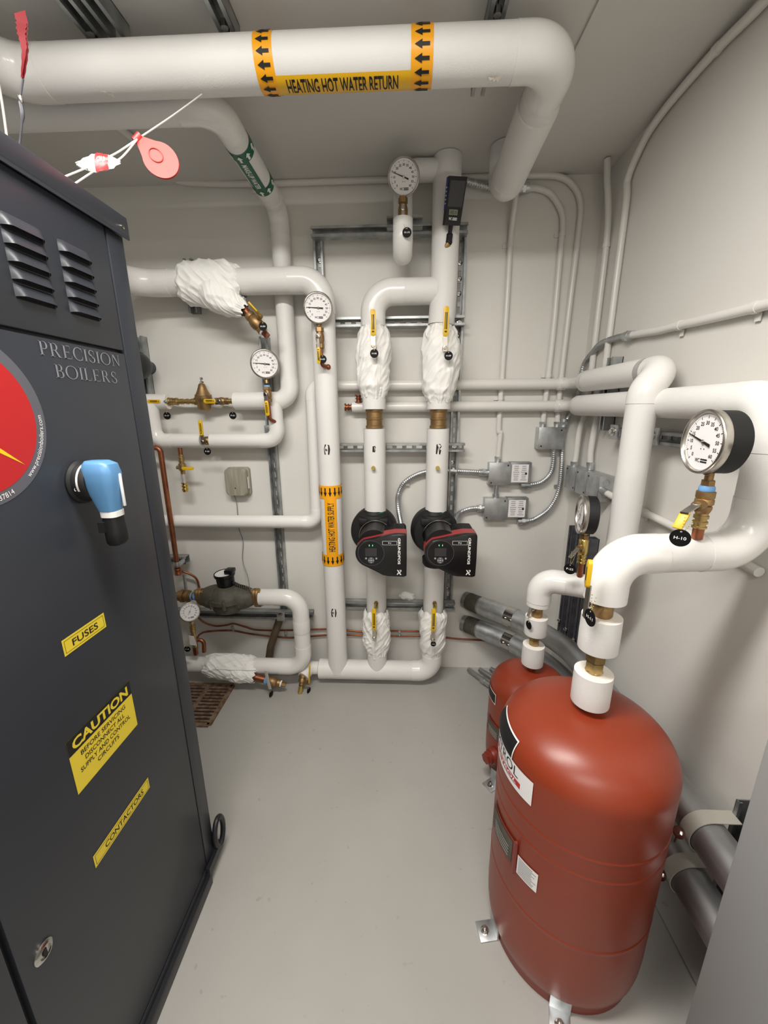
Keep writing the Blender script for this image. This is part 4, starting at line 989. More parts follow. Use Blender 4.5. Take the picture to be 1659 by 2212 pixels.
# H-04 strainer cover on the supply pipe
p0, p1 = V((aY(392, 605, LY).x, LY, zs-.006)), V((aY(524, 605, LY).x, LY, zs-.006))
t = jacket('large white fabric cover on the upper left pipe with tag H-04', p0, p1, [(0, .062), (.1, .082), (.4, .088), (.75, .084), (.92, .070), (1, .058)], 5, flap=None, fold=.0065)
jacket('', aY(440, 622, LY-.03), aY(530, 672, LY-.05), [(0, .05), (.3, .068), (.6, .056), (.85, .038), (1, .026)], 9, root=t, fold=.0042)
b = MB('inkgrey'); pl = plane(aY(448, 640, LY-.115), (1, 0, 0), (0, -.35, 1), (0, -1, -.35), .002)
d0 = aY(528, 668, LY-.05); d1 = aY(574, 722, LY-.055); dd = (d1-d0).normalized(); Ld = (d1-d0).length
t = T('blowdown_valve', 'bronze angled blowdown valve with tag H-04 under the large white cover', 'valve', d0)
MB('copper').cyl(d0-dd*.02, d0+dd*Ld*.22, .0165, n=18).build('copper_nipple', t)
b = MB('bronze'); b.lathe([(.021, Ld*.2), (.023, Ld*.24), (.023, Ld*.32), (.020, Ld*.34), (.026, Ld*.45), (.028, Ld*.55), (.026, Ld*.66), (.020, Ld*.74), (.022, Ld*.76), (.022, Ld*.86), (.016, Ld*.88)], d0, dd, 24)
st = V((.65, -.55, .5)).normalized(); b.cyl(d0+dd*Ld*.55, d0+dd*Ld*.55+st*.045, .011, n=14); b.build('valve_body', t)
b = MB('white').lathe([(.0195, Ld*.86), (.0195, Ld*.92)], d0, dd, 20); b.use('copper').hexn(d0+dd*Ld*.92, d0+dd*Ld*1.1, .014); b.build('end_plug', t)
hs = d0+dd*Ld*.55+st*.042; he = aY(538, 654, LY-.10)
b = MB('goldbrass').seg(hs, hs.lerp(he, .25)+V((0, -.012, .004)), .016, .004); lvr = b.build('lever', t)
b = MB('yellow').seg(hs.lerp(he, .22)+V((0, -.012, .004)), he+V((0, -.01, .0)), .017, .007, bev=.002); b.build('grip', lvr)
tagpx('H-04', 568, 705, LY-.10, 569, 690, 'round black tag H-04 on the angled bronze valve')
b = MB('chrome').box(aY(380, 601, LY-SR), (.022, .01, .010), bev=.002); b.build('clamp_screw', sup)

# ---- beige wall box and its wire
p = aY(515, 1040, 1.975); t = T('wall_sensor_box', 'dirty beige plastic box on the back wall above the water meter', 'box', (p.x, Y_B, p.z))
b = MB('beige').prism(rrect(.118, .145, .014), (p.x, Y_B, p.z), (1, 0, 0), (0, 0, 1), (0, -1, 0), .022, bev=.002); b.build('base', t)
MB('beige').prism(rrect(.110, .137, .016), (p.x-.003, Y_B-.022, p.z), (1, 0, 0), (0, 0, 1), (0, -1, 0), .030, bev=.008, seg=3).build('lid', t)
MB('ink').lathe([(.003, 0), (.003, .001)], (p.x-.008, Y_B-.0525, p.z-.03), (0, -1, 0), 10).build('screw_hole', t)
MB('paper').box((p.x+.0545, Y_B-.028, p.z-.005), (.0012, .022, .06)).build('side_sticker', t)
c_end = V((aY(492, 1290, 1.80).x+.118, 1.80, aY(600, 1290, 1.80).z+.052))
MB('inkgrey').tube(spline([(aY(505, 1070, 1.97).x, 1.975, p.z-.07), aY(511, 1085, 1.985), aY(513, 1108, 1.992), aY(516, 1140, 1.992), aY(525, 1170, 1.992), aY(524, 1210, 1.985), aY(535, 1245, 1.94), aY(538, 1262, 1.88), c_end], 8), .0022, 8).build('cable', None, 40, 'thin grey cable from the beige box down to the water meter', 'cable')

# ================================================================ WATER METER LINE
QY = 1.80; mz = aY(600, 1290, QY).z; lz = aY(520, 1437, QY).z
c = V((aY(492, 1290, QY).x, QY, mz-.004))
t = T('water_meter', 'dark bronze water meter with a black register on the channel at lower left', 'water meter', c)
xl, xr_ = aY(436, 1290, QY).x, aY(556, 1290, QY).x
b = MB('meter')
def mp_(u, v):
    # u along the axis -1..1, v angle
    x = u; e = max(0, 1-abs(u)**3.0); rr = .032+.036*e; 
    return c+V((u*(xr_-xl)/2, -rr*math.sin(v)*1.0, rr*math.cos(v)*(1.0 if math.cos(v) > 0 else .95)))
b.grid(-1, 1, 0, 2*PI, 32, 36, mp_); bmesh.ops.remove_doubles(b.bm, verts=b.bm.verts[:], dist=.0005)
b.lathe([(.045, -.078), (.066, -.070), (.080, -.045), (.085, -.014), (.097, -.010), (.097, .010), (.088, .013)], c+V((0, 0, .004)), (0, 0, 1), 40)
b.lathe([(.088, .0), (.080, .020), (.060, .042), (.046, .052)], c+V((0, 0, .016)), (0, 0, 1), 36)
for k in range(8):
    a = k*PI/4+.2; q_ = c+V((.090*math.cos(a), .090*math.sin(a), .0)); b.cyl(q_+V((0, 0, -.026)), q_+V((0, 0, .018)), .010, n=12); b.hexn(q_+V((0, 0, .018)), q_+V((0, 0, .028)), .008)
b.box(c+V((0, 0, -.062)), (.06, .06, .03), bev=.008); b.build('meter_body', t)
rz_ = aY(490, 1262, QY-.03).z
b = MB('black').lathe([(.040, 0), (.042, .004), (.044, .050), (.049, .054), (.051, .060), (.050, .070), (.047, .071), (.045, .066)], c+V((0, -.0, rz_-c.z-.02)), V((-.03, -.06, 1)), 40); reg = b.build('register', t)
rt_ = c+V((-.003, -.006, rz_-c.z+.0475))
MB('paper').lathe([(.043, 0), (.043, .001)], rt_, V((-.03, -.06, 1)), 36).build('register_dial', reg)
b = MB('black').box(rt_+V((.032, .0, .014)), (.042, .05, .022), bev=.005); b.build('register_lid', reg)
for s, x in ((-1, xl), (1, xr_)):
    f0 = V((x, QY, mz-.004)); fl_ = MB('bronze')
    ov = [(.058*math.cos(a)*1.0, .036*math.sin(a)) for a in [2*PI*k/28 for k in range(28)]]
    d1_, d2_ = V((0, .5, -.87)), V((0, .87, .5))
    if s > 0: d1_, d2_ = V((0, -.35, .94)), V((0, .94, .35))
    fl_.prism(ov, f0-V((.012, 0, 0)), d1_, d2_, (1, 0, 0), .012, bev=.002).prism(ov, f0+V((.001, 0, 0)), d1_, d2_, (1, 0, 0), .012, bev=.002); fl_.build('flange', t)
    for q in (-1, 1):
        bc = f0+d1_*(.045*q); b = MB('brass'); b.hexn(bc+V((-.022, 0, 0)), bc+V((-.012, 0, 0)), .011); b.hexn(bc+V((.013, 0, 0)), bc+V((.024, 0, 0)), .011); b.build('flange_bolt', t)
b = MB('black')
pts = [c+V((.04, -.01, .085))+V((.075*k/70, 0, -.035*k/70))+V((0, .009*math.cos(k*.75), .009*math.sin(k*.75))) for k in range(71)]
b.tube(pts, .0016, 6); b.build('coiled_wire', t)
b = MB('copper').tube(spline([c+V((.112, -.01, .052)), c+V((.125, -.015, .045)), c+V((.13, -.01, .03))], 5), .0018, 6).build('seal_wire', t)
t = T('meter_outlet_pipe', 'white insulated U-shaped pipe from the water meter down and back to the left', 'pipe', (xr_, QY, mz))
mop = t
ux = aY(652, 1360, QY).x
pipe_run(t, [(xr_+.014, QY, mz), (ux, QY, mz), (ux, QY, lz), (-1.16, QY, lz)], .041, [.085, .085], n=30, ext=.045)
zc_ = aY(655, 1350, QY).z; MB('canvas').lathe([(.0425, -.035), (.0435, -.03), (.0435, .03), (.0425, .035)], (ux, QY, zc_), (0, 0, 1), 30, cap=False).build('wrap_band', t)
t = T('meter_inlet_fitting', 'bronze elbow with blue tape left of the water meter beside the boiler', 'pipe fitting', (xl, QY, mz))
b = MB('bronze').cyl((xl-.012, QY, mz), (xl-.17, QY, mz), .019, n=20); fit(b, (xl-.055, QY, mz), (xl-.12, QY, mz), .030, 'union', 24); b.build('bronze_elbow', t)
MB('bluetape').lathe([(.0215, 0), (.0225, .003), (.0225, .008), (.0215, .011)], (xl-.026, QY, mz), (-1, 0, 0), 20).lathe([(.0215, 0), (.0225, .003), (.0215, .006)], (xl-.047, QY, mz), (-1, 0, 0), 20).build('tape_wrap', t)
# channel under the meter
hz = aY(640, 1326, 1.94).z
t = strutT('horizontal channel below the water meter', (-1.25, YS-.041, hz), (aY(677, 1322, 1.94).x, YS-.041, hz), slots=False)
bk = MB('strut').box((aY(606, 1330, 1.91).x, 1.914, hz-.004), (.044, .004, .052), bev=.001); bk.build('clip_plate', t); bolt(t, (aY(606, 1326, 1.91).x, 1.911, hz+.008), (0, -1, 0), .008)
# old brown pipe
ox = aY(600, 1345, 1.915).x
MB('oldpipe').tube(bentpath([(ox+.006, 1.935, hz-.03), aY(585, 1395, 1.925), aY(580, 1432, 1.925), V((aY(580, 1432, 1.925).x+.01, 1.925, .0))], .04), .021, 20).build('old_brown_pipe', None, 40, 'old dark brown pipe rising from the floor behind the white U-shaped pipe', 'pipe')
# lower strainer cover
p0, p1 = V((aY(447, 1437, QY).x, QY, lz-.004)), V((aY(556, 1440, QY).x, QY, lz-.012))
t = jacket('white fabric cover on the lowest left pipe above the floor grate', p0, p1, [(0, .052), (.12, .062), (.5, .066), (.85, .060), (1, .050)], 14, fold=.006, flap=PI/2-.5)
jacket('', aY(490, 1448, QY-.02), aY(553, 1462, QY-.05), [(0, .04), (.4, .046), (.8, .034), (1, .030)], 19, root=t, fold=.004)
d0, d1 = aY(548, 1462, QY-.05), aY(612, 1478, QY-.055); dd = (d1-d0).normalized(); Ld = (d1-d0).length
t = T('blowdown_valve', 'bronze blowdown valve low at left with a silver lever, in front of the floor', 'valve', d0)
MB('copper').cyl(d0-dd*.02, d0+dd*Ld*.42, .018, n=18).build('copper_nipple', t)
MB('bluetape').lathe([(.020, Ld*.38), (.021, Ld*.42), (.020, Ld*.5)], d0, dd, 18).build('tape_wrap', t)
b = MB('bronze').lathe([(.018, Ld*.46), (.022, Ld*.5), (.024, Ld*.62), (.022, Ld*.74), (.016, Ld*.78), (.019, Ld*.8), (.019, Ld*.9)], d0, dd, 20); b.use('white').lathe([(.0165, Ld*.9), (.0165, Ld*.94)], d0, dd, 18); b.use('bronze').hexn(d0+dd*Ld*.94, d0+dd*Ld*1.08, .013)
b.cyl(d0+dd*Ld*.62, d0+dd*Ld*.62+V((0, -.035, -.006)), .009, n=12); b.build('valve_body', t)
hs = d0+dd*Ld*.62+V((0, -.036, -.006)); he = aY(574, 1450, QY-.10)
b = MB('silver').seg(hs+V((0, 0, -.012)), he, .016, .005, bev=.001); b.build('lever', t)
e0 = aY(583, 1484, QY-.09); valve_tag('', e0, aY(585.5, 1499, QY-.085), V((.93, -.36, 0)), 'round black tag seen almost edge-on under the low left blowdown valve', r=.0155)
# hose bib at the header's left end
t = T('drain_cock', 'white wrapped elbow with brass hose cock at the left end of the floor header', 'drain valve', (xh0, HY, HZ))
ha = V((xh0-.002, HY, HZ+.004)); hb_ = aY(668, 1442, HY-.02); hc_ = aY(655, 1462, HY-.07)
MB('pvc').tube(bentpath([ha, hb_, hc_], .02), [.034]+[.0345]*11+[.031], 24).build('wrapped_elbow', t)
h1_ = aY(651, 1480, HY-.09); h2_ = aY(648, 1496, HY-.10)
b = MB('bronze'); b.lathe([(.02, 0), (.021, .012), (.016, .016), (.019, .025), (.019, .035), (.013, .04)], hc_+V((0, .006, .008)), (h1_-hc_), 20); b.cyl(hc_, h1_, .0135, n=18); b.use('goldbrass').cyl(h1_, h2_, .0135, n=18).cyl(h2_, h2_+(h2_-h1_)*.2, .010, n=16); b.use('bronze').cyl(h1_.lerp(hc_, .4), aY(666, 1474, HY-.10), .009, n=12); b.build('cock_body', t)
MB('yellow').seg(aY(668, 1474, HY-.10), aY(669, 1436, HY-.11), .006, .017, bev=.0015).build('handle', t)
valve_tag('', aY(667, 1476, HY-.10), aY(667, 1491, HY-.10), V((.90, -.43, 0)), 'round black tag seen edge-on beside the brass hose cock', r=.015)
# lower left gauge
c = aY(410, 1322, 1.70); gzs = aY(414, 1350, 1.70)
gauge('round gauge half hidden by the boiler, under the water meter inlet', c, facecam(c, .75), .048, .026, 62, stem_to=aY(416, 1352, 1.715), casem='brushed')
t = T('gauge_valve', 'small valve with white paper tag under the lowest gauge', 'valve', aY(416, 1375, 1.72))
b = MB('brass'); fit(b, aY(416, 1350, 1.72), aY(417, 1364, 1.72), .015, 'nipple', 18); b.cyl(aY(417, 1362, 1.72), aY(421, 1396, 1.74), .012, n=16); b.build('valve_body', t)
MB('paper').prism([(-.016, -.030), (.018, -.034), (.012, .022), (-.012, .024)], aY(415, 1382, 1.70), (1, 0, 0), (0, -.1, 1), (0, -1, 0), .002).build('paper_tag', t)
MB('copper').tube([aY(421, 1392, 1.745), aY(423, 1412, 1.765)], .013, 16).build('copper_stub', t)
valve_tag('P-18', aY(411, 1376, 1.69), aY(404.5, 1402, 1.69), (.1, -1, 0), 'round black tag P-18 at the boiler edge under the lowest gauge', r=.0155)
MB('copper').tube(bentpath([aY(424, 1384, 1.80), aY(440, 1378, 1.80), aY(441, 1408, QY)], .022), .0105, 16).build('copper_elbow', None, 40, 'shiny copper elbow entering the lowest left pipe beside the paper tag', 'pipe fitting')
# copper riser beside the boiler, its bracket
CY = 1.872; cx_ = aY(362, 1080, CY).x; zc0, zc1 = aY(345, 970, CY).z, aY(380, 1222, CY).z
t = T('copper_riser', 'vertical copper pipe beside the boiler edge', 'pipe', (cx_, CY, zc1))
MB('copper').tube(bentpath([(cx_-.08, CY, zc0+.006), (cx_, CY, zc0+.006), (cx_, CY, zc1-.02)], .022), .0125, 18).build('copper_pipe', t)
b = MB('copper'); fit(b, (cx_, CY, zc1+.01), (cx_, CY, zc1-.05), .016, 'coupling', 18); b.build('reducer', t)
MB('copper').tube(spline([(cx_, CY, zc1-.04), aY(392, 1234, 1.935), aY(410, 1240, 1.95), aY(424, 1250, 1.96), aY(430, 1268, 1.965), aY(433, 1300, 1.965)], 7), .006, 12).build('thin_tube', t)
MB('galv').tube([(cx_+.012, 1.90, .14), (cx_+.012, 1.90, zc1-.06)], .008, 12).build('threaded_rod', None, 40, 'thin metal rod behind the meter at the boiler edge', 'rod')
bz = aY(390, 1206, 1.95).z
t = strutT('stub of galvanized channel clamping the copper riser', (aY(408, 1206, 1.95).x-.16, YS-.041, bz), (aY(408, 1206, 1.95).x, YS-.041, bz), slots=False)
b = MB('galv').lathe([(.0165, -.014), (.0175, 0), (.0165, .014)], (cx_, CY, bz), (0, 0, 1), 18, cap=False); b.box((cx_+.012, 1.895, bz), (.012, .05, .022), bev=.002); b.build('pipe_clamp', t)
# thin copper lines along the wall
def cop(pts, label): MB('copper').tube(spline([aY(a, e, y) for a, e, y in pts], 6), .0052, 10).build('copper_tube', None, 40, label, 'copper tube', 'thin copper tubes low on the back wall')
cop([(425, 1330, 1.955), (440, 1344, 1.965), (465, 1352, 1.985), (490, 1350, 1.985), (505, 1347, 1.985), (530, 1354, 1.985), (560, 1361, 1.985), (640, 1361, 1.985), (720, 1358.5, 1.985), (780, 1364, 1.985), (850, 1363, 1.985), (930, 1364, 1.985)], 'upper thin copper tube running low along the back wall')
cop([(424, 1382, 1.90), (432, 1370, 1.94), (450, 1364, 1.975), (500, 1362, 1.985), (540, 1369, 1.985), (600, 1376, 1.985), (640, 1377, 1.985), (720, 1371, 1.985), (800, 1373, 1.985), (860, 1374, 1.985), (930, 1374, 1.985), (990, 1380, 1.985), (1062, 1384, 1.985)], 'lower thin copper tube running low along the back wall to the grey conduits')
for px, py in ((503, 1358), (863, 1368), (617, 1369)):
    p = aY(px, py, 1.978); b = MB('galv').box(p, (.012, .010, .036), bev=.002); b.cyl(p+V((0, -.005, 0)), p+V((0, -.009, 0)), .004, n=8); b.build('tube_clip', None, 40, {503: 'tube clip left of the old brown pipe', 863: 'tube clip between the two small valve covers', 617: 'tube clip beside the white U-shaped pipe'}[px], 'clip', 'metal tube clips')
# floor grate
gx0, gx1, gy0, gy1 = -1.20, -.903, 1.518, 1.797
t = T('floor_grate', 'rusty floor drain grate next to the boiler', 'drain', ((gx0+gx1)/2, (gy0+gy1)/2, 0))
MB('holeshade').box(((gx0+gx1)/2, (gy0+gy1)/2, .001), (gx1-gx0, gy1-gy0, .002)).build('pit_shade', t, ang=0)  # dark plate on the solid floor, painted as the shade below the bars
b = MB('rust'); 
for (a, e) in (((gx0, gy0), (gx1, gy0)), ((gx0, gy1), (gx1, gy1)), ((gx1, gy0), (gx1, gy1)), ((gx0, gy0), (gx0, gy1))): b.seg((a[0], a[1], .004), (e[0], e[1], .004), .022, .007, (0, 0, 1))
for k in range(1, 12):
    y = gy0+(gy1-gy0)*k/12; b.box(((gx0+gx1)/2, y, .004), (gx1-gx0-.02, .0125, .006))
b.box(((gx0+gx1)/2+.02, (gy0+gy1)/2, .0052), (.022, gy1-gy0-.01, .006)); b.build('grate_bars', t, ang=0)
# ================================================================ RIGHT SIDE
CR_ = .0125
def conduit(label, pts, straps=(), group='white painted conduits', n=8, r=CR_, ends=()):
    P = spline(pts, n); t = T('conduit', label, 'conduit', pts[-1], group); MB('conduit').tube(P, r, 14).build('tube', t)
    for s, nrm in straps:
        s = V(s); i = min(range(len(P)), key=lambda k: (P[k]-s).length); d = (P[min(i+1, len(P)-1)]-P[max(i-1, 0)]).normalized(); nrm = V(nrm)
        w = d.cross(nrm).normalized(); b = MB('conduit').tube([P[i]-d*.008, P[i]+d*.008], r*1.16, 14); b.box(P[i]+w*(r+.009)-nrm*(r*.8), (.018, .003, .016), (w, nrm, d)); b.build('strap', t)
    for p, q in ends:
        b = MB('galv').hexn(p, V(p).lerp(V(q), .35), r*1.35); b.cyl(V(p).lerp(V(q), .35), q, r*1.2, n=16); b.build('connector', t)
    return t
YW = Y_B-CR_-.002
bY = lambda px, py, y=YW: aY(px, py, y)
xc1 = bY(1092, 700).x
z1t = aY(1100, 997, YW).z
conduit('white vertical conduit furthest left, dropping to the upper grey controller', [(xc1-.002, YW-.036, Z_C-.002), (xc1-.002, YW-.036, 2.30), (xc1-.002, YW, 2.17), (xc1, YW, 1.9), (xc1, YW, 1.6), (xc1, YW, 1.36), bY(1081, 935), bY(1078, 965), bY(1076, 990)],
        [(bY(1105, 525), (0, -1, 0)), (bY(1085, 868), (0, -1, 0))], ends=[(bY(1076, 986), bY(1075, 1001))])
conduit('white conduit with the tighter top bend, inner of the two into the junction box', [bY(1137, 407), bY(1160, 407), bY(1190, 420), bY(1212, 455), bY(1216, 490), bY(1211, 540), bY(1197, 700), bY(1186, 800), bY(1176, 885), bY(1173, 915)],
        [(bY(1211, 505), (0, -1, 0)), (bY(1183, 815), (0, -1, 0))], ends=[(bY(1173, 911), bY(1172, 925))])
conduit('long white conduit along the ceiling corner, outer bend into the junction box', [aZ(232, 254, 2.395), aZ(290, 303, 2.395), aY(345, 358, 1.93), aY(372, 380, 1.97), aY(405, 394, YW), bY(545, 397), bY(700, 392.5), bY(840, 388), bY(1000, 384), bY(1130, 380), bY(1203, 381), bY(1238, 401), bY(1254, 440), bY(1250, 500), bY(1233, 640), bY(1214, 800), bY(1206, 885), bY(1204, 915)],
        [(bY(545, 397), (0, -1, 0)), (bY(1212, 815), (0, -1, 0))], ends=[(bY(1204, 911), bY(1203, 925))])
ya = 1.885; A = lambda px, py: aY(px, py, ya)
xa = min(A(1316, 560).x, X_R-CR_-.003)
conduit('white conduit out of the ceiling in the right corner with an offset bend', [aY(1312, 343, ya), A(1312, 390), A(1314, 430), (xa-.004, ya, A(1321, 480).z), (xa, ya, A(1316, 540).z), (xa, ya, 1.9), (xa, ya, 1.6), (xa, ya, 1.45), A(1252, 930), A(1244, 985), A(1240, 1003)],
        [(A(1314, 535), (-1, 0, 0))], ends=[(A(1240.5, 997), A(1239, 1012))])
xb = X_R-CR_-.003; yb = aX(1332, 600, xb).y
Bq = lambda px, py: aX(px, py, xb)
conduit('white conduit sweeping from the ceiling corner down the right wall', [Bq(1690, -45), Bq(1640, 15), Bq(1550, 105), Bq(1470, 195), Bq(1420, 258), (xb, Bq(1388, 310).y, Bq(1388, 310).z), (xb, yb+.01, Bq(1362, 380).z), (xb, yb, Bq(1350, 440).z), (xb, yb, 1.9), (xb, yb, 1.6), (xb, yb, 1.46), aY(1285, 925, yb), aY(1276, 975, yb), aY(1275, 1003, yb)],
        [(Bq(1548, 105), (-1, 0, 0))], ends=[(aY(1275, 998, yb), aY(1274, 1015, yb))])
conduit('white conduit running level along the right wall above the large gauge', [Bq(1366, 724), Bq(1395, 719), Bq(1425, 714), Bq(1460, 705), Bq(1560, 682), Bq(1645, 661), Bq(1760, 632)],
        [(Bq(1466, 703), (-1, 0, 0)), (Bq(1638, 662), (-1, 0, 0))])
bxz = 1.132
conduit('white conduit low on the right wall running from the twin boxes towards the front', [aX(1312, 1066, .825), aX(1330, 1076, .835), Bq(1352, 1087), Bq(1400, 1111), Bq(1480, 1150), Bq(1560, 1192), Bq(1640, 1236)], [(Bq(1390, 1106), (-1, 0, 0))])
def flex(label, pts, r=.0125, ends=(), root=None):
    P = resample(spline(pts, 10), .0034); n = len(P)
    t = T('flexible_conduit', label, 'flexible conduit', pts[0], 'flexible metal conduits')
    MB('galv').tube(P, [r*(1.0, .97, .80)[i % 3] for i in range(n)], 12).build('corrugated_tube', t, ang=75)
    for p, q in ends:
        p, q = V(p), V(q); b = MB('galv').cyl(p, q, r*1.35, n=16); b.hexn(p.lerp(q, .3), p.lerp(q, .6), r*1.6); b.build('connector', t)
    return t
f = lambda px, py, y=1.972: aY(px, py, y)
flex('flexible conduit behind the return pipe bend near the ceiling', [f(1000, 389), f(1030, 398), f(1060, 405), f(1100, 407), f(1122, 407)], r=.0145, ends=[(f(1122, 407), f(1142, 406))])
t = flex('flexible conduit arching from the left pump to the upper controller', [f(868, 1140, 1.84), f(860, 1095, 1.90), f(861, 1066), f(876, 1040, 1.975), f(912, 1021), f(955, 1017), f(1000, 1018), f(1037, 1020)], ends=[(f(1035, 1020), f(1056, 1021)), (f(972, 1017), f(986, 1018))])
b = MB('galv').box(f(880, 1047, 1.985), (.02, .004, .012)); b.build('strap', t)
flex('short flexible conduit from the right pump to the lower controller', [f(981, 1142, 1.84), f(984, 1122, 1.9), f(995, 1107), f(1015, 1099), f(1036, 1097)], ends=[(f(1030, 1098), f(1046, 1097))])
flex('flexible conduit from the junction box curving into the upper controller', [f(1196, 968), f(1195, 1000), f(1188, 1024), f(1168, 1042), f(1140, 1048)], ends=[(f(1145, 1048), f(1124, 1048))])
t = flex('longest flexible conduit curving down the right corner into the lower controller', [Bq(1360, 725), Bq(1335, 729), (.838, Bq(1308, 740).y+.02, Bq(1305, 741).z), (.838, 1.88, aX(1280, 762, .838).z), (.838, 1.955, aX(1262, 790, .838).z), (.838, 1.972, aY(1248, 830, 1.97).z), (.832, 1.980, aY(1236, 870, 1.97).z), f(1226, 905, 1.982), f(1216, 950, 1.985), f(1213, 1010), f(1206, 1062), f(1186, 1099), f(1155, 1121), f(1138, 1125)],
         ends=[(Bq(1368, 724), Bq(1350, 727)), (f(1140, 1125), f(1118, 1127)), (f(1219, 905, 1.98), f(1217, 925, 1.98))])
MB('galv').box(f(1203, 1050, 1.988), (.03, .004, .014)).build('strap', t)
# controllers
def screw(b, p): b.use('ink').lathe([(.004, 0), (.004, .001)], p, (0, -1, 0), 10)
def controller(label, x0, x1, x2, zt_, zb_, dz=.0):
    d = .052; t = T('pump_controller', label, 'controller', ((x0+x2)/2, Y_B, zb_), 'grey relay controllers')
    xm = x1
    MB('galv').box(((x0+xm)/2, Y_B-d/2, (zt_+zb_)/2), (xm-x0, d, zt_-zb_), bev=.002).build('steel_box', t)
    b = MB('galv').box(((x0+xm)/2, Y_B-d-.001, (zt_+zb_)/2), (xm-x0+.003, .002, zt_-zb_+.003), bev=.0006); screw(b, (x0+.012, Y_B-d-.002, zb_+.01)); screw(b, (xm-.012, Y_B-d-.002, zt_-.012)); b.build('cover_plate', t)
    d2 = .047; MB('strut').box(((xm+x2)/2+.001, Y_B-d2/2, (zt_+zb_)/2+.004), (x2-xm, d2, zt_-zb_-.004), bev=.002).build('relay_housing', t)
    b = MB('paper'); w_, h_ = x2-xm-.022, zt_-zb_-.020; mp = plane((xm+(x2-xm)/2-.002, Y_B-d2, (zt_+zb_)/2+.002), (1, 0, 0), (0, 0, 1), (0, -1, 0), .0006)
    b.flat(rect(w_, h_), mp); b.use('inkgrey'); rnd = random.Random(4)
    for k in range(8):
        for s in (-1, 1):
            ln = w_*.38*rnd.uniform(.6, 1); b.flat(rect(ln, h_*.035, s*w_*.23, h_*(.4-.11*k)), lambda x, y: mp(x, y, .0003))
    b.use('ink').flat(disc(w_*.07, 12, cx=w_*.36, cy=-h_*.02), lambda x, y: mp(x, y, .0003)); b.build('wiring_label', t, ang=0)
    return t
q1, q2, q3 = f(1056, 1022, 1.955), f(1101, 1022, 1.955), f(1147, 1020, 1.955)
controller('upper grey relay controller with paper label on the back wall', q1.x, q2.x, q3.x, f(1100, 1000, 1.95).z, f(1100, 1047, 1.95).z)
q1, q2, q3 = f(1046, 1100, 1.955), f(1094, 1100, 1.955), f(1140, 1099, 1.955)
controller('lower grey relay controller with paper label on the back wall', q1.x, q2.x, q3.x, f(1095, 1077, 1.95).z, f(1095, 1122, 1.95).z)
p, q_ = f(1072, 1045, 1.972), f(1070, 1080, 1.972)
b = MB('galv').cyl((p.x, 1.972, p.z), (p.x, 1.972, q_.z), .0125, n=16); b.cyl((p.x, 1.972, q_.z+.03), (p.x, 1.972, q_.z), .0165, n=16); b.build('steel_nipple', None, 40, 'short metal tube joining the upper and lower controllers', 'pipe fitting')
def jbox(root, c, size, nrm): pass
p0, p1 = f(1163, 945, 1.95), f(1217, 945, 1.95); zt_, zb_ = f(1190, 923, 1.95).z, f(1190, 970, 1.95).z; xm = (p0.x+p1.x)/2
t = T('junction_box', 'square galvanized junction box where two white conduits end', 'junction box', (xm, Y_B, zb_))
MB('galv').box((xm, Y_B-.027, (zt_+zb_)/2), (p1.x-p0.x, .054, zt_-zb_), bev=.002).build('steel_box', t)
b = MB('galv').box((xm, Y_B-.055, (zt_+zb_)/2), (p1.x-p0.x+.002, .002, zt_-zb_+.002), bev=.0006); screw(b, (p1.x-.014, Y_B-.056, zt_-.014)); screw(b, (p0.x+.014, Y_B-.056, zb_+.014)); b.build('cover_plate', t)
for y0, y1, n_, lab in ((1.928, 1.818, 1, 'inner galvanized box of the touching pair on the right wall'), (1.813, 1.602, 2, 'outer, wider galvanized box of the touching pair on the right wall')):
    zb_, zt_ = 1.077, 1.183; t = T('junction_box', lab, 'junction box', (X_R, (y0+y1)/2, zb_), 'twin boxes on the right wall')
    MB('galv').box((X_R-.029, (y0+y1)/2, (zb_+zt_)/2), (.058, y0-y1, zt_-zb_), bev=.002).build('steel_box', t)
    for k in range(n_):
        a, e = y0+(y1-y0)*k/n_, y0+(y1-y0)*(k+1)/n_
        b = MB('galv').box((X_R-.0595, (a+e)/2, (zb_+zt_)/2), (.002, a-e-.003, zt_-zb_+.002), bev=.0006)
        for yy, zz in ((a-.014, zt_-.014), (e+.014, zb_+.014)): b.use('ink').lathe([(.004, 0), (.004, .001)], (X_R-.0605, yy, zz), (-1, 0, 0), 10)
        b.build('cover_plate', t)
    if n_ == 2:
        for zz in (zb_+.028, zt_-.028):
            c = V((X_R-.03, y1, zz)); MB('strut').tube([c+V((.013*math.cos(a), -.0005, .013*math.sin(a))) for a in [2*PI*k/20 for k in range(20)]], .0008, 6, closed=True).build('knockout', t)
        b = MB('galv').cyl(aX(1296, 1056, .815), aX(1312, 1066, .825), .016, n=16); b.build('connector', t)
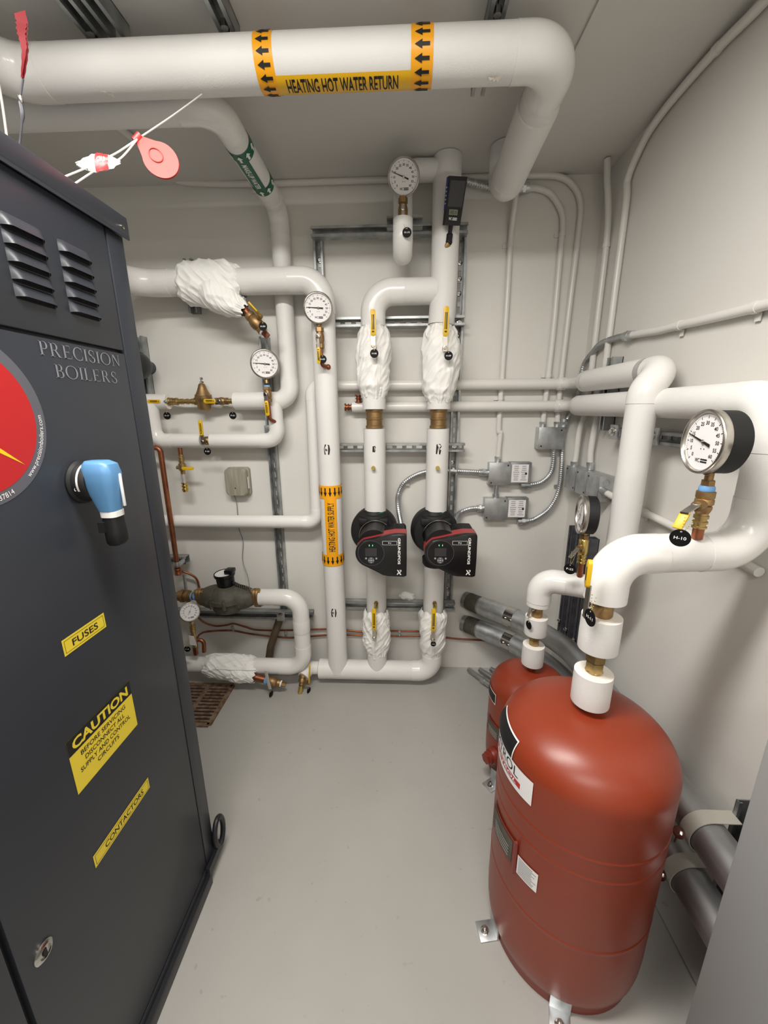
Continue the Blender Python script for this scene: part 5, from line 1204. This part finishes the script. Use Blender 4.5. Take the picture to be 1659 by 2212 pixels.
# struts on the right wall
yv = aX(1320, 850, X_R-.02).y
t = strutT('vertical channel on the right wall behind the paired white pipes', (X_R-.001, yv, 1.36), (X_R-.001, yv, 1.64), (-1, 0, 0), slots=False, group='galvanized channels on the right wall')
zh = aX(1420, 955, .82).z-.0
zh = 1.353
t = strutT('level channel on the right wall under the paired white pipes', (X_R-.001, 1.60, zh), (X_R-.001, .40, zh), (-1, 0, 0), group='galvanized channels on the right wall')
for yy in (1.56, 1.32): b = MB('galv').box((X_R-.048, yy, zh+.006), (.012, .05, .055), bev=.002); b.build('pipe_clamp', t); bolt(t, (X_R-.054, yy, zh+.008), (-1, 0, 0), .010)
for yy, lab in ((1.845, 'dark vertical channel nearest the corner, low on the right wall'), (1.76, 'middle dark vertical channel low on the right wall behind the small gauge'), (1.67, 'dark vertical channel low on the right wall nearest the large tank')):
    t = strutT(lab, (X_R-.001, yy, .33), (X_R-.001, yy, .90), (-1, 0, 0), False, 'strutdark', 'dark channels low on the right wall'); bolt(t, (X_R-.045, yy, .40), (-1, 0, 0), .006)

# ================================================================ GREY CONDUITS FROM THE WALL
def bigpipe(label, pts, z_):
    P = bentpath(spline([(x, y, z_) for x, y in pts], 10), .01, 1) if False else spline([(x, y, z_) for x, y in pts], 10)
    t = T('steel_conduit', label, 'conduit', (pts[0][0], pts[0][1], z_), 'large grey conduits')
    MB('steel').tube(P, .046, 30).build('tube', t)
    R_ = resample(P, .01)
    MB('meter').tube(R_[0:10], [.036, .042, .0455]+[.0475]*7, 28).build('cement_end', t)
    MB('galv').tube(R_[10:26], .0495, 30).build('coupling_sleeve', t); MB('galv').tube(R_[30:44], .0495, 30).build('coupling_sleeve', t)
    b = MB('chrome').tube(R_[25:31], .0508, 30); 
    b.build('chrome_collar', t)
    for k in (26, 29):
        p = R_[k]; MB('chrome').cyl(p+V((-.03, -.035, .01)), p+V((-.037, -.043, .013)), .0045, n=10).build('set_screw', t)
    return t
bc1 = bigpipe('upper of two large grey conduits from the back wall curving behind the tanks', [(.36, 1.995), (.42, 1.935), (.51, 1.86), (.61, 1.755), (.69, 1.63), (.738, 1.50), (.752, 1.30), (.755, .9), (.758, .25)], .432)
bc2 = bigpipe('lower of two large grey conduits from the back wall curving behind the tanks', [(.355, 1.995), (.42, 1.945), (.52, 1.86), (.615, 1.755), (.69, 1.63), (.728, 1.50), (.737, 1.30), (.735, .9), (.733, .25)], .290)
yS = .765
t = strutT('short vertical channel on the right wall strapping the large conduits', (X_R-.001, yS, .12), (X_R-.001, yS, .525), (-1, 0, 0), False, group='galvanized channels on the right wall')
for cc, xx in ((bc1, .7555), (bc2, .7345)):
    z_ = .432 if cc is bc1 else .290
    pa = lambda r_: [(xx-r_*math.sin(q), z_+r_*math.cos(q)) for q in [PI*k/20 for k in range(21)]]
    b = MB('strapmetal').prism([(X_R-.041, z_+.0505)]+pa(.0505)+pa(.0482)[::-1]+[(X_R-.041, z_+.0482)], (0, yS-.008, 0), (1, 0, 0), (0, 0, 1), (0, 1, 0), .034)
    b.build('pipe_strap', t, ang=15)
    e = V((xx-.055, yS+.012, z_-.02)); b = MB('chrome').lathe([(.014, 0), (.014, .003), (.009, .004)], e+V((-.004, 0, .012)), (-.75, -.25, .6), 18); b.hexn(e+V((-.006, -.001, .014)), e+V((-.014, -.003, .022)), .008); b.cyl(e+V((-.006, 0, .008)), e+V((-.010, 0, -.018)), .003, n=8); b.build('strap_bolt', t)
# three small conduits entering along the floor
for k, (a, e, lab) in enumerate((((1012, 1446), (1064, 1484), 'small grey conduit at the wall base, leftmost of the three by the small tank'), ((1036, 1446), (1085, 1478), 'small grey conduit at the wall base, middle one of the three by the small tank'), ((1060, 1445), (1105, 1472), 'small grey conduit at the wall base, rightmost of the three by the small tank'))):
    p0 = aZ(*a, .028); p1 = aZ(*e, .028); d = (p1-p0).normalized(); p0.y = min(p0.y, 1.99)
    p1 = p0+d*(.30 if k < 2 else .20)
    t = T('floor_conduit', lab, 'conduit', p0, 'small grey conduits at the wall base')
    MB('steel').cyl(p0, p1, .013, n=16).build('tube', t); b = MB('galv').hexn(p0+d*.10, p0+d*.125, .019); b.cyl(p0+d*.125, p0+d*.16, .0155, n=16); b.build('coupling', t)

# ================================================================ TANKS
def tank(label, cx, cy, r, ztop, zsh, rings, zfoot=.035, nz=None):
    t = T('expansion_tank', label, 'tank', (cx, cy, 0), 'red expansion tanks')
    pr = [(r*.90, zfoot-.012), (r*.945, zfoot-.004), (r*.975, zfoot+.015), (r*.992, zfoot+.040), (r, zfoot+.08)]
    for rz in rings: pr += [(r, rz-.012), (r*1.0, rz-.004), (r*1.0035, rz-.0015), (r*1.0035, rz+.0005), (r*.996, rz+.0025), (r*.997, rz+.006), (r, rz+.012)]
    H_ = ztop-zsh; pr += [(r*math.cos(a)**.72 if a < PI/2-.01 else .0, zsh+H_*math.sin(a)) for a in [PI/2*k/20 for k in range(0, 21)]]
    MB('red').lathe(pr, (cx, cy, 0), (0, 0, 1), 96).build('tank_shell', t, ang=60)
    MB('reddark').lathe([(r*.925, .001), (r*.93, zfoot+.005)], (cx, cy, 0), (0, 0, 1), 72).build('skirt', t)
    return t
zr1, zr2, zr3 = aC(1310, 1868, TX1, TY1, TR1).z, aC(1330, 1912, TX1, TY1, TR1).z, aC(1350, 2055, TX1, TY1, TR1).z
ZT1 = aY(1290, 1528, TY1).z
t1 = tank('large red expansion tank with a white label, in front of the smaller one', TX1, TY1, TR1, ZT1, ZT1-.102, [zr3, zr2, zr1])
TR2 = .152; ZT2 = aY(1157, 1446, TY2).z
t2_ = tank('smaller red expansion tank behind the large one, with a plugged side port', TX2, TY2, TR2, ZT2, ZT2-.10, [ZT2-.30, ZT2-.24, ZT2-.135], .03)
def feet(t, cx, cy, r, pts):
    for p in pts:
        p = V(p); d = (p-V((cx, cy, 0))); d.z = 0; d.normalize(); w = V((-d.y, d.x, 0)); e = V((cx, cy, 0))+d*(r*.93)
        b = MB('galv'); c = e+d*.026+V((0, 0, .0025)); b.box(c, (.052, .048, .004), (d, w, V((0, 0, 1))), bev=.001); b.box(e+d*.004+V((0, 0, .028)), (.004, .048, .055), (d, w, V((0, 0, 1)))); br = b.build('floor_bracket', t)
        q_ = c+d*.006; b = MB('chrome').lathe([(.012, 0), (.012, .002), (.009, .003)], q_+V((0, 0, .002)), (0, 0, 1), 18); b.hexn(q_+V((0, 0, .005)), q_+V((0, 0, .012)), .008); b.cyl(q_, q_+V((0, 0, .020)), .004, n=10); b.build('anchor_bolt', br)
feet(t1, TX1, TY1, TR1, [aZ(1065, 2010, 0), aZ(1208, 2185, 0)]); feet(t2_, TX2, TY2, TR2+.015, [aZ(1056, 1700, 0)])
# stickers on the large tank
cm = cylmap((TX1, TY1, 0), (0, 0, 1), (0, -1, 0), TR1*1.004, .0012, 'v')
def uv(px, py): p = aC(px, py, TX1, TY1, TR1); return TR1*math.atan2(p.x-TX1, -(p.y-TY1)), p.z
(ua, za), (ub, zb2), (uh, zh2) = uv(1153, 1690), uv(1149, 1742), uv(1108, 1611)
zl0 = zb2; zl1 = min(za, ZT1-.103); L0 = ua-.20
b = MB('paper').grid(L0, ua, zl0, zl1, 24, 4, cm)
Hd = .102; rz_of = lambda v: TR1*(max(0, 1-max(0, (v-(ZT1-Hd))/Hd)**2)**.5)**.72-TR1
b.use('paper').grid(L0, uh+.003, zl1, zl1+.048, 18, 12, lambda u, v: cm(u, v, .0006+rz_of(v)))
b.use('blackmatte').grid(L0, uh, zl1+.002, zl1+.045, 18, 12, lambda u, v: cm(u, v, .0012+rz_of(v)))
b.use('ink'); write(b, 'AMTROL', lambda u, v: cm(u, v, .0005), w=.150, h=.026, u=ua-.118, v=zl1-.018, bold=.0, cut=(0, .006))
b.use('logored').grid(L0+.02, ua-.034, zl1-.052, zl1-.037, 16, 1, lambda u, v: cm(u, v, .0004)); b.use('paper'); write(b, 'EXTROL', lambda u, v: cm(u, v, .0007), w=.105, h=.0105, u=ua-.100, v=zl1-.0445, bold=.02, shear=.2, cut=(0, .006))
b.use('inkgrey')
for k in range(2): b.grid(ua-.11, ua-.05, zl0+.012+.006*k, zl0+.0135+.006*k, 8, 1, lambda u, v: cm(u, v, .0004))
b.build('maker_label', t1, ang=60)
(n0, m0_), (n1, m1_), (n2_, m2_) = uv(1120.4, 1836), uv(1163, 1888.6), uv(1158.8, 1928)
b = MB('paper').grid(n0, n1, m2_, m1_, 10, 3, cm); b.use('inkgrey'); rnd = random.Random(8)
for k in range(10):
    zz = m1_-.006-(m1_-m2_-.012)*k/9; b.grid(n0+.004, n0+(n1-n0)*rnd.uniform(.7, .93), zz-.0009, zz+.0009, 8, 1, lambda u, v: cm(u, v, .0004))
b.build('warning_label', t1, ang=60)
(n1, m1_), (n2_, m2_) = uv(1110, 1816), uv(1106, 1862); n0 = n1-.10
b = MB('reddark').grid(n0-.008, n1+.008, m2_-.008, m1_+.008, 12, 3, lambda u, v: cm(u, v, .0015)); b.use('meter').grid(n0, n1, m2_, m1_, 12, 2, lambda u, v: cm(u, v, .0025)); b.use('silver')
for k in range(4): b.grid(n0+.02, n1-.012, m2_+.008+.0095*k, m2_+.011+.0095*k, 10, 1, lambda u, v: cm(u, v, .003))
b.build('rating_plate', t1, ang=60)
b = MB('reddark'); u_ = n1+.012; b.box(cm(u_, (m1_+m2_)/2, .004), (.006, .006, m1_-m2_+.03)); b.build('plate_rib', t1)
# stickers and port on the small tank
cm2 = cylmap((TX2, TY2, 0), (0, 0, 1), (0, -1, 0), TR2*1.004, .0012, 'v')
def uv2(px, py): p = aC(px, py, TX2, TY2, TR2); return TR2*math.atan2(p.x-TX2, -(p.y-TY2)), p.z
(n1, m1_), (n2_, m2_) = uv2(1071, 1505), uv2(1070, 1520)
b = MB('paper').grid(n1-.10, n1+.002, m2_-.006, m1_+.010, 12, 2, cm2); b.use('blackmatte').grid(n1-.10, n1-.001, m2_-.002, m1_+.006, 12, 2, lambda u, v: cm2(u, v, .0004)); b.build('maker_label', t2_, ang=60)
(n1, m1_), (n2_, m2_) = uv2(1080, 1578), uv2(1078, 1603)
b = MB('reddark').grid(n1-.09, n1+.008, m2_-.006, m1_+.008, 12, 3, lambda u, v: cm2(u, v, .0015)); b.use('meter').grid(n1-.08, n1, m2_, m1_, 12, 2, lambda u, v: cm2(u, v, .0025)); b.use('silver')
for k in range(4): b.grid(n1-.07, n1-.01, m2_+.004+.008*k, m2_+.0065+.008*k, 10, 1, lambda u, v: cm2(u, v, .003))
b.build('rating_plate', t2_, ang=60)
pz2 = aY(1046, 1640, 1.27); dp = (V((TX2, TY2, 0))-V((pz2.x, 1.27, 0))); dp.normalize(); base = V((TX2, TY2, pz2.z))-dp*(TR2*.97)
b = MB('reddark').lathe([(.030, 0), (.030, .022), (.027, .026)], base, -dp, 28); b.lathe([(.0235, .02), (.0235, .038), (.021, .04)], base, -dp, 24); b.hexn(base-dp*.038, base-dp*.05, .0215); b.build('side_port_plug', t2_)
# ---- pipe drops onto the tanks
def drop(label, cx, cy, ztop, marks, r, rb, tnk):
    t = T('tank_connection', label, 'pipe fitting', (cx, cy, ztop), 'wrapped connections on top of the tanks')
    zE, a1, a0, b1, b0 = marks                       # underside of elbow, upper collar top/bottom, lower collar top/bottom
    for k, (zt_, zb_) in enumerate(((a1, a0), (b1, b0))):
        b = MB('canvas').lathe([(r, 0), (r*1.01, .002), (r*1.015, (zt_-zb_)*.5), (r, zt_-zb_-.001)], (cx, cy, zb_), (0, 0, 1), 40, cap=False)
        b.use('cut').lathe([(r, 0), (rb, .0001)], (cx, cy, zt_-.001), (0, 0, 1), 40, cap=False).lathe([(r, 0), (rb, .0001)], (cx, cy, zb_), (0, 0, 1), 40, cap=False); b.build('wrap_collar', t)
    b = MB('bronze'); b.lathe([(rb*1.15, 0), (rb*1.3, .004), (rb*1.3, (zE-a1)*.6), (rb*1.1, (zE-a1)*.7), (rb*1.1, zE-a1+.006)], (cx, cy, a1-.001), (0, 0, 1), 24); b.build('bronze_valve_body', t)
    b = MB('brass'); hh = a0-b1; b.hexn((cx, cy, b1+hh*.05), (cx, cy, b1+hh*.45), rb*1.25); b.hexn((cx, cy, b1+hh*.5), (cx, cy, b1+hh*.8), rb*1.4); b.cyl((cx, cy, b1-.012), (cx, cy, a0+.006), rb*.98, n=20); b.lathe([(rb*1.05, 0), (rb*1.2, .004), (rb*1.05, .008)], (cx, cy, b1-.001), (0, 0, 1), 24); b.build('brass_union', t)
    b = MB('copper').cyl((cx, cy, ztop-.004), (cx, cy, b0+.004), rb, n=20); b.build('copper_nipple', t)
    return t
yz = lambda py, px, y: aY(px, py, y).z
tc1 = drop('wrapped pipe drop between the large tank and its white elbow', TX1, TY1, ZT1, (yz(1292, 1320, TY1), yz(1329, 1309, TY1), yz(1400, 1303, TY1), yz(1450, 1295, TY1), yz(1514, 1290, TY1)), .0425, .0165, t1)
tc2 = drop('wrapped pipe drop between the small tank and its white elbow', TX2, TY2, ZT2, (yz(1304, 1184, TY2), yz(1331, 1170, TY2), yz(1368, 1168, TY2), yz(1392, 1161, TY2), yz(1432, 1159, TY2)), .040, .0150, t2_)
# yellow lever left of the large elbow
zv_ = yz(1308, 1314, TY1); hp = V((TX1-.030, TY1-.030, zv_)); st = V((-.75, -.66, 0)).normalized()
hx = aY(1279, 1268, TY1-.05)
t = T('ball_valve', 'yellow valve handle standing up beside the large white elbow, tag H-11', 'valve', hp, 'yellow handled ball valves')
e1 = aY(1272, 1268, TY1-.055); e2 = aY(1281, 1210, TY1-.055); e2.x = e1.x; s0 = V((e1.x, TY1-.055, zv_))
MB('bronze').cyl((TX1, TY1, zv_), V((TX1, TY1, zv_)).lerp(s0, .9), .009, n=14).build('valve_spindle', t)
lvv = MB('brushed').seg(s0, e1+V((0, 0, .005)), .012, .003, (1, .3, 0)).build('lever', t)
b = MB('yellow').prism(rrect(.020, (e2-e1).length, .008), (e1+e2)/2, V((.25, .97, 0)), (0, 0, 1), V((-.97, .25, 0)), .008, bev=.0015); b.use('ink').flat(rect(.006, .03, 0, 0), plane((e1+e2)/2+V((-.97, .25, 0))*.008, V((.25, .97, 0)), (0, 0, 1), V((-.97, .25, 0)), .0005)); b.build('grip', lvv)
cT = aY(1274.5, 1334, TY1-.075); valve_tag('H-11', aY(1279, 1285, TY1-.055), cT, V((-.99, -.12, 0)), 'round black tag H-11 hanging left of the upper wrapped collar', r=.0185, two=True)
# small valve lever and edge-on tag on the small tank drop
zs2 = yz(1315, 1176, TY2); l0 = V((TX2-.028, TY2-.012, zs2)); b = MB('brushed'); b.cyl((TX2, TY2, zs2), l0, .007, n=12); b.seg(l0+V((0, 0, .01)), l0+V((-.012, -.008, -.022)), .010, .003); b.build('valve_lever', tc2)
valve_tag('', l0+V((-.010, -.008, -.015)), aY(1142, 1350, TY2-.03), V((-.95, -.31, 0)), 'round black tag seen edge-on beside the small tank drop', r=.016)
# ---- gauge H-10
GX = aY(1504, 1168, TY1).x; Zg = lambda py, px=1512: aY(px, py, TY1).z
t = T('gauge_valve', 'bronze ball valve carrying the largest gauge on the big white elbow pipe', 'valve', (GX, TY1, Zg(1170, 1504)))
MB('copper').cyl((GX, TY1, zH+IR-.004), (GX, TY1, Zg(1138, 1508)), .0105, n=20).build('copper_stub', t)
b = MB('brass'); za_, zb_ = Zg(1140, 1508), Zg(1108, 1516); fit(b, (GX, TY1, za_), (GX, TY1, zb_), .0138, 'nipple', 24); b.build('press_adapter', t)
b = MB('bronze'); z0_, z1_ = zb_, Zg(1060, 1526); L_ = z1_-z0_; b.lathe([(.012, 0), (.0135, .003), (.0158, L_*.2), (.0158, L_*.3), (.0135, L_*.35), (.0172, L_*.42), (.0172, L_*.6), (.0155, L_*.65), (.0170, L_*.72), (.0170, L_*.97), (.013, L_)], (GX, TY1, z0_), (0, 0, 1), 24)
sp = V((-.80, -.60, 0)).normalized(); zm_ = z0_+L_*.42; b.cyl((GX, TY1, zm_), V((GX, TY1, zm_))+sp*.038, .011, n=16); b.build('valve_body', t)
MB('bluetape').lathe([(.0135, 0), (.0145, .003), (.0145, .008), (.0125, .012)], (GX, TY1, z1_-.001), (0, 0, 1), 22).build('tape_wrap', t)
b = MB('bronze'); b.hexn((GX, TY1, z1_+.008), (GX, TY1, z1_+.022), .0125); b.cyl((GX, TY1, z1_+.02), (GX, TY1, z1_+.04), .008, n=16); b.build('hex_bushing', t)
ls = V((GX, TY1, zm_))+sp*.036; le = aY(1478, 1108, TY1-.06); lt = aY(1462, 1142, TY1-.065)
MB('chrome').hexn(ls, ls+sp*.008, .0075).build('stem_nut', t)
lv1 = MB('brushed').seg(ls+V((0, 0, .004)), le, .014, .0032, sp).build('lever', t)
MB('yellow').seg(le.lerp(ls, .12), lt, .017, .006, sp, bev=.0015).build('grip', lv1)
cT = aY(1469, 1162, TY1-.085); valve_tag('H-10', aY(1480, 1118, TY1-.07), cT, V((-.62, -.78, .0)), 'large round black tag H-10 in front of the big white elbow pipe', r=.0172, two=True)
ng = V((-.998, .06, .02)).normalized()
gz_ = aY(1548, 955, TY1).z; gc = V((GX, TY1, gz_))+ng*.028
gauge('largest round gauge with black case at the right, above tag H-10', gc, ng, .0645, .055, 163, stem_to=(GX, TY1, z1_+.038))
# ---- gauge P-22
PX = aY(1254, 1228, TY2).x; PY = TY2+(yE-TY2)*max(0, (PX-TX2)/(vx-TX2)); PX = aY(1254, 1228, PY).x
Zp = lambda py, px=1258: aY(px, py, PY).z
t = T('gauge_valve', 'yellow brass valve under the small side-facing gauge, tag P-22', 'valve', (PX, PY, zP+IR))
MB('copper').cyl((PX, PY, zP+IR-.006), (PX, PY, Zp(1214)), .0102, n=18).build('copper_stub', t)
b = MB('goldbrass'); fit(b, (PX, PY, Zp(1216)), (PX, PY, Zp(1196)), .0138, 'nipple', 20); b.lathe([(.013, 0), (.0158, .01), (.0158, .05), (.012, .056)], (PX, PY, Zp(1197)), (0, 0, 1), 20); b.use('bronze').hexn((PX, PY, Zp(1168)), (PX, PY, Zp(1156)), .014)
zm_ = Zp(1180); sp = V((-.8, -.6, 0)); b.cyl((PX, PY, zm_), V((PX, PY, zm_))+sp*.034, .009, n=12); b.build('valve_body', t)
ls = V((PX, PY, zm_))+sp*.033; le = aY(1231, 1204, PY-.045)
lv1 = MB('brushed').seg(ls, le, .012, .003, sp).build('lever', t)
valve_tag('P-22', aY(1235, 1192, PY-.045), aY(1231, 1229, PY-.06), V((-.5, -.86, 0)), 'round black tag P-22 on the small white elbow', r=.0185, two=True)
ng = V((-.97, .22, .02)).normalized(); gc = V((PX, PY, Zp(1112, 1266)))+ng*.024
gauge('round gauge turned sideways above tag P-22, in front of dark channels', gc, ng, .066, .048, 80, stem_to=(PX, PY, Zp(1160)))
# curb joint and panel at the lower right
setting('trim_2', ((.768+X_R)/2, (Y_B+Y_F)/2, .004), (X_R-.768, Y_B-Y_F-.02, .008), 'floor')
pe = aX(1560, 1930, .60)
t = T('metal_cabinet', 'plain flat grey panel cutting across the bottom right corner', 'cabinet', (.64, .15, 0))
MB('panel').box((.64, pe.y/2-.15, .50), (.08, pe.y+.30, .996), bev=.003).build('cabinet_body', t)
